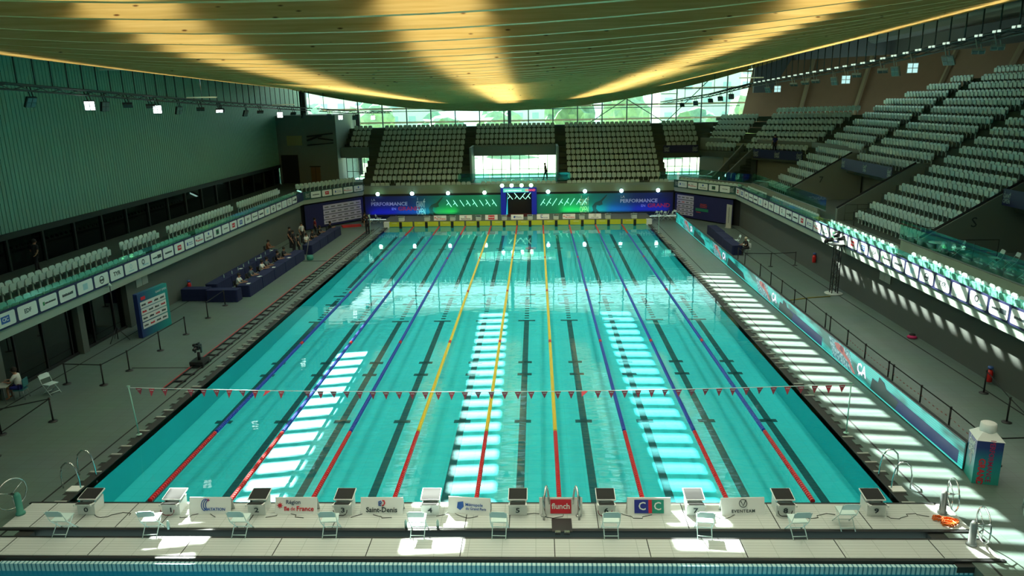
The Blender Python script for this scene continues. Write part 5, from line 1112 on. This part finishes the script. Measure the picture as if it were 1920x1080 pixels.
# ------------------------------------------------------------------ people
def skinmesh(name, pts, edges, rad, m, parent, root=0, sub=1):
    me = bpy.data.meshes.new(name); me.from_pydata(pts, edges, []); me.materials.append(m); o = bpy.data.objects.new(name, me); COL.objects.link(o)
    if parent is not None: o.parent = parent
    md = o.modifiers.new('skin', 'SKIN'); md.use_smooth_shade = True
    for i, v in enumerate(me.skin_vertices[0].data): v.radius = (rad[i], rad[i]) if not isinstance(rad[i], tuple) else rad[i]; v.use_root = (i == root)
    if sub: s = o.modifiers.new('sub', 'SUBSURF'); s.levels = sub; s.render_levels = sub
    return o
def person(x, y, z, rz, pose, label, shirt, legs, hair=HAIR, short=False, hat=None):
    e = empty('person', (x, y, z), rz, label=label, cat='person')
    if pose == 'sit':
        P = {'pel': (0, 0, .52), 'ch': (0, .06, .86), 'sh': (0, .08, 1.02), 'nk': (0, .10, 1.12), 'hd': (0, .15, 1.22), 'top': (0, .15, 1.34),
             'hl': (-.10, .02, .52), 'kl': (-.13, .44, .53), 'fl': (-.13, .42, .10), 'tl': (-.13, .58, .04), 'sl': (-.19, .08, 1.01), 'el': (-.25, .24, .78), 'wl': (-.14, .46, .80), 'al': (-.12, .54, .80)}
    elif pose == 'stand':
        P = {'pel': (0, 0, .95), 'ch': (0, .01, 1.25), 'sh': (0, 0, 1.43), 'nk': (0, .0, 1.53), 'hd': (0, .03, 1.63), 'top': (0, .02, 1.76),
             'hl': (-.10, 0, .93), 'kl': (-.11, .03, .50), 'fl': (-.11, -.02, .09), 'tl': (-.12, .12, .03), 'sl': (-.20, 0, 1.42), 'el': (-.27, -.02, 1.14), 'wl': (-.26, .10, .90), 'al': (-.26, .14, .82)}
    else:
        P = {'pel': (0, 0, .95), 'ch': (0, .04, 1.25), 'sh': (0, .06, 1.43), 'nk': (0, .08, 1.53), 'hd': (0, .12, 1.62), 'top': (0, .12, 1.75),
             'hl': (-.10, 0, .93), 'kl': (-.11, .16, .52), 'fl': (-.11, .22, .09), 'tl': (-.12, .36, .04), 'sl': (-.20, .06, 1.42), 'el': (-.27, .02, 1.14), 'wl': (-.24, .22, .98), 'al': (-.24, .3, .96)}
    for a in ('hl', 'kl', 'fl', 'tl', 'sl', 'el', 'wl', 'al'):
        q = P[a]; P[a[0]+'r'] = (-q[0], q[1]*(1 if pose != 'walk' or a[0] in 'hs' else -.6), q[2])
    ks = list(P); ix = {k: i for i, k in enumerate(ks)}
    E_ = [('pel', 'ch'), ('ch', 'sh'), ('sh', 'nk'), ('nk', 'hd'), ('hd', 'top')]
    for s in 'lr': E_ += [('pel', 'h'+s), ('h'+s, 'k'+s), ('k'+s, 'f'+s), ('f'+s, 't'+s), ('sh', 's'+s), ('s'+s, 'e'+s), ('e'+s, 'w'+s), ('w'+s, 'a'+s)]
    R_ = {'pel': .125, 'ch': .125, 'sh': .085, 'nk': .05, 'hd': .095, 'top': .06, 'h': .09, 'k': .055, 'f': .04, 't': .035, 's': .055, 'e': .042, 'w': .028, 'a': .034}
    rad = [R_.get(k, R_.get(k[0], .05)) for k in ks]
    skinmesh('body', [P[k] for k in ks], [(ix[a], ix[c]) for a, c in E_], rad, SKIN, e)
    # fingers on both hands
    for s in 'lr':
        a, w = Vector(P['a'+s]), Vector(P['w'+s]); d = (a-w).normalized(); sd_ = d.cross(Vector((0, 0, 1))).normalized() if abs(d.z) < .9 else Vector((1, 0, 0)); b = MB()
        for k in range(4): p0 = a+sd_*(.024*(k-1.5)); b.tube([p0, p0+d*.05, p0+d*(.085-.012*abs(k-1.5))-Vector((0, 0, .015))], .008, 5)
        p0 = w+d*.03; b.tube([p0, p0+sd_*(.05 if s == 'l' else -.05)+d*.03], .009, 5); b.build('hand', SKIN, e)
    tk = ['pel', 'ch', 'sh', 'nk', 'sl', 'el', 'sr', 'er']; J = {k: i for i, k in enumerate(tk)}; rr = {'pel': .145, 'ch': .15, 'sh': .11, 'nk': .06, 'sl': .078, 'sr': .078, 'el': .058, 'er': .058}
    pts = [Vector(P[k]) for k in tk]
    if True:
        for a in ('el', 'er'): s_ = Vector(P['s'+a[1]]); pts[J[a]] = s_.lerp(Vector(P[a]), .75); 
    pts[J['nk']] = Vector(P['sh']).lerp(Vector(P['nk']), .55)
    skinmesh('shirt', [tuple(p) for p in pts], [(J['pel'], J['ch']), (J['ch'], J['sh']), (J['sh'], J['nk']), (J['sh'], J['sl']), (J['sl'], J['el']), (J['sh'], J['sr']), (J['sr'], J['er'])], [rr[k] for k in tk], shirt, e)
    tk = ['pel', 'hl', 'kl', 'fl', 'hr', 'kr', 'fr']; J = {k: i for i, k in enumerate(tk)}; pts = [Vector(P[k]) for k in tk]
    if short:
        for s in 'lr': pts[J['f'+s]] = Vector(P['h'+s]).lerp(Vector(P['k'+s]), .85); pts[J['k'+s]] = Vector(P['h'+s]).lerp(Vector(P['k'+s]), .5)
    rr = {'pel': .142, 'h': .108, 'k': .085 if short else .075, 'f': .08 if short else .062}
    skinmesh('shorts' if short else 'trousers', [tuple(p) for p in pts], [(0, 1), (1, 2), (2, 3), (0, 4), (4, 5), (5, 6)], [rr.get(k, rr.get(k[0])) for k in tk], legs, e)
    if not short:
        for s in 'lr':
            f, t_ = Vector(P['f'+s]), Vector(P['t'+s]); b = MB(); b.tube([f+Vector((0, -.05, -.03)), f+Vector((0, .02, -.02)), t_+Vector((0, .03, .005))], [.045, .05, .035], 8); b.build('shoe', BLK2, e)
    hd = Vector(P['hd']); b = MB(); b.lathe([(.108, -.02), (.112, .04), (.10, .10), (.06, .145), (.01, .155)], tuple(hd+Vector((0, -.02, .015))), 12, M=Matrix.Rotation(.25, 3, 'X')); b.build('hat' if hat else 'hair', hat or hair, e)
    b = MB(); b.tube([hd+Vector((0, .085, .0)), hd+Vector((0, .115, -.02))], [.010, .014], 6)
    for s in (-1, 1): b.lathe([(.022, 0), (.02, .012)], tuple(hd+Vector((s*.095, .0, -.01))), 6, M=Matrix.Rotation(PI/2, 3, 'Y'))
    b.build('nose_and_ears', SKIN, e)
    b = MB(); 
    for s in (-1, 1): b.lathe([(.012, 0), (.012, .006)], tuple(hd+Vector((s*.034, .088, .02))), 6, M=Matrix.Rotation(-PI/2, 3, 'X'))
    b.build('eyes', INK, e); return e
def stool(x, y, rz, label, m=BLACK):
    e = empty('office_chair', (x, y, 0), rz, label=label, cat='chair'); b = MB(); b.b2(-.21, .21, -.2, .2, .40, .44); b.build('seat', m, e); b = MB(); b.b2(-.2, .2, -.24, -.21, .55, .88); b.build('backrest', m, e)
    for sx_ in (-1, 1):
        for sy in (-1, 1): b = MB(); b.tube([(sx_*.18, sy*.17, .42), (sx_*.2, sy*.2+(-.02), 0)], .014, 5); b.build('leg', STEELD, e)
    b = MB(); [b.tube([(s*.17, -.19, .42), (s*.18, -.225, .86)], .013, 5) for s in (-1, 1)]; b.build('back_posts', STEELD, e)
# helper at the left
person(-19.55, 8.1, 0, PI*.55, 'sit', 'person in a white shirt and blue shorts seated at the far left of the deck', SHIRTW, SHORTB, short=True); stool(-19.55, 8.1, PI*.55, 'chair under the person in the white shirt at far left', mat('teal_chair', (.03, .18, .20), .5))
b = MB(); b.b2(-.6, .6, -.35, .35, .70, .73); o = b.build('folding_table', mat('pale_tabletop', (.45, .50, .46), .5), loc=(-20.35, 7.7, 0), rz=.2); tag(o, 'pale folding table before the seated helper at far left', 'table')
for sx_ in (-1, 1):
    b = MB(); b.tube([(sx_*.5, -.3, 0), (sx_*.5, -.3, .7), (sx_*.5, .3, .7), (sx_*.5, .3, 0)], .015, 5); b.build('leg_frame', STEELD, o)
put_chair(-18.6, 8.6, 0, -1.9, 'pale folding chair right of the seated helper at far left')
person(-24.0, 16.6, 3.4, -.3, 'walk', 'person in black walking on the left upper walkway', SHIRTK, SHIRTK)
person(2.9, 59.6, 3.34, PI/2, 'walk', 'dark figure standing inside the glazed doorway of the far stand', SHIRTK, SHIRTK)
person(-13.6, 46.2, 0, PI, 'stand', 'person in black standing at the far left pool corner', SHIRTK, SHIRTK)
TAB = [(-17.1, 24.9, SHIRTW, 'white shirted official seated at the near end of the poolside tables'), (-17.1, 26.9, mat('grey_shirt', (.10, .14, .16), .9), 'grey shirted official seated second at the poolside tables'), (-17.1, 28.9, SHIRTW, 'white shirted official seated third at the poolside tables'), (-17.1, 29.8, mat('grey_shirt', (.10, .14, .16), .9), 'grey haired official seated fourth at the poolside tables'), (-17.1, 32.0, SHIRTK, 'official in black seated fifth at the poolside tables'), (-17.1, 33.4, SHIRTK, 'official in black seated sixth at the poolside tables'), (-19.35, 36.4, mat('brown_shirt', (.16, .06, .03), .9), 'person in brown seated at the far end of the rear tables')]
for x, y, m, lb in TAB: person(x, y, 0, -PI/2, 'sit', lb, m, SHIRTK); stool(x, y, -PI/2, 'black chair under the '+lb.split(' seated')[0]+' seated'+lb.split(' seated')[1])
random.seed(4); CR = [(-17.9, 38.4, 'stand', 0), (-17.2, 39.3, 'sit', 1), (-18.7, 40.0, 'stand', 0), (-17.2, 41.0, 'sit', 0), (-18.4, 42.2, 'stand', 1), (-17.2, 43.1, 'sit', 0), (-16.9, 45.3, 'sit', 0), (-18.0, 44.8, 'stand', 2), (-16.9, 36.6, 'stand', 0), (-14.9, 50.3, 'sit', 0)]
for k, (x, y, ps, c) in enumerate(CR):
    lb = ['standing by the nearest crowd table', 'seated at the nearest crowd table', 'standing by the left wall in the crowd', 'seated at the second crowd table', 'standing behind the second crowd table', 'seated at the third crowd table', 'seated at the farthest crowd table', 'standing behind the third crowd table', 'standing where the crowd meets the poolside tables', 'seated in the far left corner by the backdrop'][k]
    person(x, y, 0, -PI/2+random.uniform(-.6, .6), ps, 'person in %s %s' % (['black', 'pale clothes', 'dark red'][c], lb), [SHIRTK, SHIRTW, mat('dark_red_cloth', (.16, .01, .02), .9)][c], SHIRTK)
    if ps == 'sit': stool(x, y, -PI/2, 'black chair of the person '+lb)
person(17.75, 35.3, 0, PI/2+.3, 'sit', 'person in black with a cream hat seated behind the screen board', SHIRTK, SHIRTK, hat=mat('cream_hat', (.62, .58, .42), .8)); stool(17.75, 35.3, PI/2+.3, 'white chair under the person in the cream hat', WHITE)
q = cornR(5, .3).lerp(cornF(5, .3), .30); person(q.x, q.y, 6.25, 2.2, 'stand', 'person in dark blue standing above the beige corner entrance', mat('dark_blue_cloth', (.02, .02, .12), .9), SHIRTK)
b = MB(); b.b2(-.9, .9, -.5, .5, 0, .12); tag(b.build('red_mat', mat('red_mat', (.45, .02, .02), .8), loc=(-16.2, 50.6, 0), rz=.4), 'red mat lying in the far left corner', 'mat')
b = MB(); b.lathe([(.22, 0), (.26, .1), (.24, .35)], n=14); tag(b.build('teal_bin', mat('teal_bin', (.03, .25, .20), .6), loc=(-15.6, 35.1, 0)), 'small teal bin at the end of the poolside tables', 'bin')
b = MB(); b.tube([(-.3, 0, 0), (.15, 0, 1.9)], .03, 6); b.box((-.3, 0, .02), (.2, .12, .04)); tag(b.build('leaning_post', mat('grey_post', (.25, .25, .25), .5), loc=(-15.95, 36.2, 0)), 'grey post leaning beside the teal bin', 'post')

# ------------------------------------------------------------------ lighting tower, milk carton
e = empty('lighting_tower', (19.75, 23.7, 0), label='black truss tower with a cluster of lamps on the right deck', cat='lighting tower')
b = MB(); b.lathe([(.52, 0), (.52, .05), (.5, .06)], n=24); b.build('base_plate', mat('pale_base_plate', (.50, .56, .52), .5), e)
b = MB()
for sx_ in (-1, 1):
    for sy in (-1, 1): b.tube([(sx_*.17, sy*.17, .05), (sx_*.17, sy*.17, 3.0)], .03, 6)
for k in range(8):
    z = .1+.36*k; s = 1 if k % 2 else -1
    b.tube([(-.17*s, -.17, z), (.17*s, -.17, z+.36)], .013, 5); b.tube([(-.17*s, .17, z), (.17*s, .17, z+.36)], .013, 5); b.tube([(-.17, -.17*s, z), (-.17, .17*s, z+.36)], .013, 5); b.tube([(.17, -.17*s, z), (.17, .17*s, z+.36)], .013, 5)
b.build('truss', BLACK, e)
b = MB(); b.b2(-.5, .5, -.35, .35, 3.0, 3.06); b.tube([(-.6, 0, 3.35), (.6, 0, 3.35)], .03, 6); b.build('head_frame', BLACK, e)
for k, (dx, dy, dz) in enumerate(((-.5, -.1, .22), (-.2, -.2, .5), (.1, -.15, .3), (.35, -.1, .42), (.55, .1, .2), (0, .2, .55), (-.62, .15, .12))):
    b = MB(); M = Matrix.Rotation(.5+.3*k, 3, 'Z') @ Matrix.Rotation(1.2, 3, 'X'); b.lathe([(.10, -.16), (.13, 0), (.13, .14)], (dx, dy, 3.1+dz), 10, M=M); b.build('lamp', BLACK, e)
b = MB(); b.tube([(0, 0, 0), (-1.2, -.25, 0), (-3.2, -1.0, 0)], .03, 4); tag(b.build('floor_cable', mat('yellow_black_cable', (.30, .24, .03), .6), loc=(19.3, 23.0, .03)), 'yellow cable cover running from the lighting tower', 'cable')
cm = mat('carton_print', (.01, .3, .28), .4); N, L, bs = nodes_of(cm); t = N.new('ShaderNodeTexCoord'); sx = N.new('ShaderNodeSeparateXYZ'); r = N.new('ShaderNodeValToRGB'); a_ = N.new('ShaderNodeMath'); a_.operation = 'MULTIPLY'; a_.inputs[1].default_value = .60
r.color_ramp.elements[0].color = (.03, .38, .32, 1); r.color_ramp.elements[0].position = .05; r.color_ramp.elements[1].color = (.02, .04, .20, 1); r.color_ramp.elements[1].position = .72; q_ = r.color_ramp.elements.new(.4); q_.color = (.015, .25, .30, 1)
L.new(t.outputs['Object'], sx.inputs[0]); L.new(sx.outputs['Z'], a_.inputs[0]); L.new(a_.outputs[0], r.inputs[0]); L.new(r.outputs[0], bs.inputs['Base Color'])
e = empty('giant_carton', (15.62, 1.45, 0), math.radians(-14), label='person-high carton shaped display with white cap at the end of the screen board', cat='display')
w = .36; b = MB(); b.b2(-w, w, -w*1.05, w*1.05, 0, 1.42); b.build('printed_body', cm, e)
b = MB(); W_ = w*1.06; b.add([(-W_, -W_*1.04, 1.42), (W_, -W_*1.04, 1.42), (W_, W_*1.04, 1.42), (-W_, W_*1.04, 1.42), (-.2, -.2, 1.62), (.2, -.2, 1.62), (.2, .2, 1.62), (-.2, .2, 1.62)], [(0, 1, 5, 4), (1, 2, 6, 5), (2, 3, 7, 6), (3, 0, 4, 7), (4, 5, 6, 7), (3, 2, 1, 0)]); b.build('shoulder', WHITE, e)
b = MB(); b.lathe([(.22, 1.60), (.23, 1.64), (.22, 1.86), (.19, 1.88)], n=24); b.build('cap', WHITE, e)
MF = frame((0, -w*1.05-.004, .72), (0, 0, -1), (1, 0, 0)); text('lettering', 'PERFORMANCE', .20, shift(MF, -.05, .06), mat('magenta_ink', (.42, .02, .10), .5), e, .01); text('lettering', 'GRAND', .25, shift(MF, .32, -.16), TXR, e, .03)
ML = frame((-w-.004, 0, 1.1), (0, -1, 0), (0, 0, 1)); logo_giant(ML, .55, e, PRINTW)
b = MB(); b.prism([(0, 0, 0), (.12, .16, 0), (.05, .36, 0), (.2, .4, 0), (.26, .2, 0), (.3, -.05, 0), (.22, -.25, 0), (.15, -.05, 0)], (0, 0, .004)); b.build('swimmer_figure', mat('grey_print', (.25, .32, .33), .5), e, M=shift(ML, -.16, -.42))

# ------------------------------------------------------------------ lighting trusses and floodlights
def truss(pts, label, lamps=False):
    e = empty('lighting_truss', pts[0], label=label, cat='truss'); P = [Vector(p)-Vector(pts[0]) for p in pts]; b = MB()
    for dx, dz in ((-.16, 0), (.16, 0), (0, -.22)): b.tube([p+Vector((dx, 0, dz)) for p in P], .045, 6)
    for p, q in zip(P, P[1:]):
        n = max(1, int((q-p).length/1.12))
        for k in range(n):
            a, c = p.lerp(q, k/n), p.lerp(q, (k+1)/n); b.tube([a+Vector((-.16, 0, 0)), c+Vector((.16, 0, 0))], .02, 4); b.tube([a+Vector((0, 0, -.22)), c+Vector((-.16, 0, 0))], .02, 4); b.tube([a+Vector((.16, 0, 0)), c+Vector((0, 0, -.22))], .02, 4)
    b.build('chords', mat('dark_steel', (.03, .04, .04), .5), e); return e, P
def rods(e, P, y0, y1, pts):
    y = y0
    while y < y1:
        for a, c in zip(pts, pts[1:]):
            if a[1] <= y <= c[1]:
                f = (y-a[1])/(c[1]-a[1]); x = a[0]+(c[0]-a[0])*f; z = a[2]+(c[2]-a[2])*f; top = roofz(x, y)
                b = MB(); o = Vector(pts[0]); b.tube([Vector((x, y, z))-o, Vector((x, y, top+.1))-o], .03, 5); b.build('hanger_rod', mat('dark_steel', (.03, .04, .04), .5), e)
        y += PITCH
TL = [(-19.1, -8, 13.35), (-19.1, 9, 12.68), (-19.1, 28, 11.95), (-19.1, 50, 11.25)]
TRR = [(19, -8, 14.6), (19, 6.7, 13.9), (19, 20, 13.2), (19, 41, 12.6)]
e, P = truss(TL, 'long dark lighting truss hung along the left side'); rods(e, P, -4, 50, TL)
e2, P2 = truss(TRR, 'long dark lighting truss hung along the right side'); rods(e2, P2, -4, 41, TRR)
e3, P3 = truss([(19, 41.2, 12.6), (18.3, 52, 11.9), (15.6, 63, 11.2)], 'lighting truss bending round the far right corner before the glazing')
e4, P4 = truss([(-18.6, 51, 11.2), (-17.5, 57, 10.9), (-14.2, 63, 10.75)], 'lighting truss bending round the far left corner before the glazing')
for (e_, pp) in ((e3, [(18.9, 42, 12.6), (18.4, 51, 12), (17, 57.5, 11.6)]), (e4, [(-18.4, 52, 11.1), (-17.6, 56.5, 10.9)])):
    for p_ in pp: b = MB(); o = e_.location; b.tube([Vector(p_)-o, Vector((p_[0], p_[1], roofz(p_[0], min(p_[1], 57))+.2))-o], .03, 5); b.build('hanger_rod', mat('dark_steel', (.03, .04, .04), .5), e_)
SQ = MB(); SQ.box((0, 0, 0), (.08, .10, .08)); sqm = SQ.mesh('marker_lamp', mat('marker_lamp_glow', (.5, .6, .5), emit=(.62, .8, .66), es=1.0))
y = 4.6
while y < 40:
    for a, c in zip(TRR, TRR[1:]):
        if a[1] <= y <= c[1]:
            z = a[2]+(c[2]-a[2])*(y-a[1])/(c[1]-a[1])
            for d_ in (0, .30): o = bpy.data.objects.new('marker_lamp', sqm); COL.objects.link(o); o.parent = e2; o.location = Vector((18.78, y+d_, z))-e2.location
    y += PITCH
b = MB(); b.b2(-.3, .3, -.3, .3, 10.5, 14.5); tag(b.build('steel_column', BLACK, loc=(-23.0, 60.5, 0)), 'black steel column rising from the grey corner block', 'column')
b = MB(); b.b2(-.22, .22, -.22, .22, 3.4, 10.4); tag(b.build('steel_column', BLACK, loc=(-18.9, 67.5, 0)), 'black steel column beside the left end of the far glazing', 'column')
# floodlight: arm + body with four lamp cells
LIT = mat('floodlight_lit', (0, 0, 0), emit=(.85, 1, .97), es=6); LITB = mat('floodlight_pale', (0, 0, 0), emit=(.42, .72, .70), es=1.3)
def fl_proto(lit, body, nm):
    e = empty(nm, cat='floodlight', label='x'); b = MB(); b.tube([(0, 0, 0), (.12, 0, -.55)], .03, 5); b.tube([(-.18, 0, 0), (-.05, 0, -.5)], .03, 5); b.build('bracket_arm', body, e)
    b = MB(); b.b2(-.27, .27, -.06, .06, -1.02, -.48); o = b.build('housing', body, e); b = MB()
    for sx_ in (-1, 1):
        for sz in (-1, 1): b.b2(sx_*.13-.11, sx_*.13+.11, -.08, -.06, -.75+sz*.13-.11, -.75+sz*.13+.11)
    b.build('lamp_cells', lit, o); return e
f_lit = fl_proto(LIT, BLACK, 'floodlight'); f_off = fl_proto(mat('lamp_glass_off', (.10, .13, .13), .2), BLACK, 'floodlight'); f_gr = fl_proto(mat('lamp_glass_off', (.10, .13, .13), .2), mat('grey_housing', (.22, .23, .20), .5), 'floodlight'); f_p = fl_proto(LITB, mat('grey_housing', (.22, .23, .20), .5), 'floodlight')
usedp = set()
def flood(src, x, y, pts, tilt, rz, label):
    z = None
    for a, c in zip(pts, pts[1:]):
        if a[1] <= y <= c[1]: z = a[2]+(c[2]-a[2])*(y-a[1])/(c[1]-a[1]); x = a[0]+(c[0]-a[0])*(y-a[1])/(c[1]-a[1])
    if src.name in usedp: o = copy_tree(src)
    else: usedp.add(src.name); o = src
    o.location = (x, y, z-.05); o['label'] = label
    o.rotation_euler = (0, 0, rz); o.scale = (.85, .85, .85)
    for ch_ in o.children:
        if ch_.name.startswith('housing'):
            ch_.rotation_euler = (tilt, 0, 0); ch_.location = (0, math.sin(tilt)*-.5, -.5+.5*math.cos(tilt))
    return o
LL = [(6.3, 0, 1.35, 'flat'), (7.4, 0, 1.4, 'flat'), (8.6, 0, 1.3, 'flat'), (11.3, 0, .5, 'side'), (15.3, 1, .35, 'lit'), (16.6, 0, .2, 'side'), (18.6, 0, 1.2, 'flat'), (20.9, 0, 1.3, 'flat'), (21.6, 1, .15, 'lit'), (24.2, 0, .3, 'side'), (27.0, 0, 1.3, 'flat'), (29.8, 1, 1.2, 'lit'), (30.0, 0, 1.2, 'flat'), (34.4, 0, .4, 'side'), (37.2, 0, 1.3, 'flat'), (41.5, 1, .15, 'lit'), (45, 0, 1.2, 'flat'), (48, 0, .4, 'side')]
for k, (y, lt, tl, kd) in enumerate(LL):
    flood(f_lit if lt else f_off, -19.1, y, TL, tl, .45 if kd != 'side' else 1.3, '%s floodlight under the left truss, %s counting from the near end' % ({'lit': 'glowing square', 'flat': 'dark flat-tilted', 'side': 'dark sideways-turned'}[kd], (['first']+ORD[1:]+['18th'])[k]))
RL = [(4.6, 2, 'lit', .3, -.75), (6.7, 0, 'flat', 1.35, -.5), (9.4, 0, 'flat', 1.35, -.5), (10.6, 0, 'flat', 1.35, -.5), (12.8, 0, 'tilted', .7, -.9), (15.6, 2, 'lit', .12, -.35), (17.3, 0, 'sideways', .3, -1.2), (18.6, 0, 'flat', 1.3, -.5), (21.6, 0, 'flat', 1.3, -.5), (22.9, 2, 'lit', .12, -.3), (24.6, 0, 'sideways', .3, -1.2), (27.5, 0, 'flat', 1.3, -.5), (29.3, 0, 'flat', 1.3, -.5), (31.4, 0, 'flat', 1.3, -.5), (34.6, 2, 'lit', .1, -.3), (37.0, 0, 'tilted', .6, -.9)]
for k, (y, lt, kd, tl, rz) in enumerate(RL):
    flood(f_p if lt else f_gr, 19, y, TRR, tl, rz, '%s grey floodlight under the right truss, %s counting from the near end' % (kd, (['first']+ORD[1:])[k]))
T3 = [(19, 41.2, 12.6), (18.3, 52, 11.9), (15.6, 63, 11.2)]
for k, y in enumerate((46, 49, 52, 55, 58)): flood(f_off, 18, y, T3, .5+.2*(k % 3), -.4, 'dark floodlight under the bent far right truss, %s from its near end' % ['first', 'second', 'third', 'fourth', 'fifth'][k])
T4 = [(-18.6, 51, 11.2), (-17.5, 57, 10.9), (-14.2, 63, 10.75)]
for k, y in enumerate((53, 55.5, 58, 60.5)): flood(f_lit if k in (1, 3) else f_off, -18, y, T4, .3, .3, '%s floodlight under the bent far left truss, %s from its near end' % ('glowing' if k in (1, 3) else 'dark', ['first', 'second', 'third', 'fourth'][k]))
# slim hanging luminaires
for k, (x, y, z, lb) in enumerate(((-15.8, 20, 12.05, 'slim hanging luminaire under the left roof edge, nearer one'), (-16.2, 34, 11.6, 'slim hanging luminaire under the left roof edge, farther one'), (15.8, 30, 12.75, 'slim hanging luminaire under the right roof edge, nearest one'), (15.5, 42, 12.35, 'slim hanging luminaire under the right roof edge, second one'), (14.5, 52, 11.95, 'slim hanging luminaire under the right roof edge, third one'), (-13.6, 8.5, 13.0, 'slim hanging luminaire at the left photo edge'))):
    e = empty('hanging_luminaire', (x, y, z), label=lb, cat='ceiling light'); b = MB(); b.b2(-.8, .8, -.05, .05, 0, .07); b.build('lamp_body', mat('luminaire_grey', (.40, .48, .42), .5), e); b = MB(); b.tube([(0, 0, .07), (0, 0, roofz(x, y)+.1-z)], .012, 5); b.build('suspension_rod', STEELD, e)
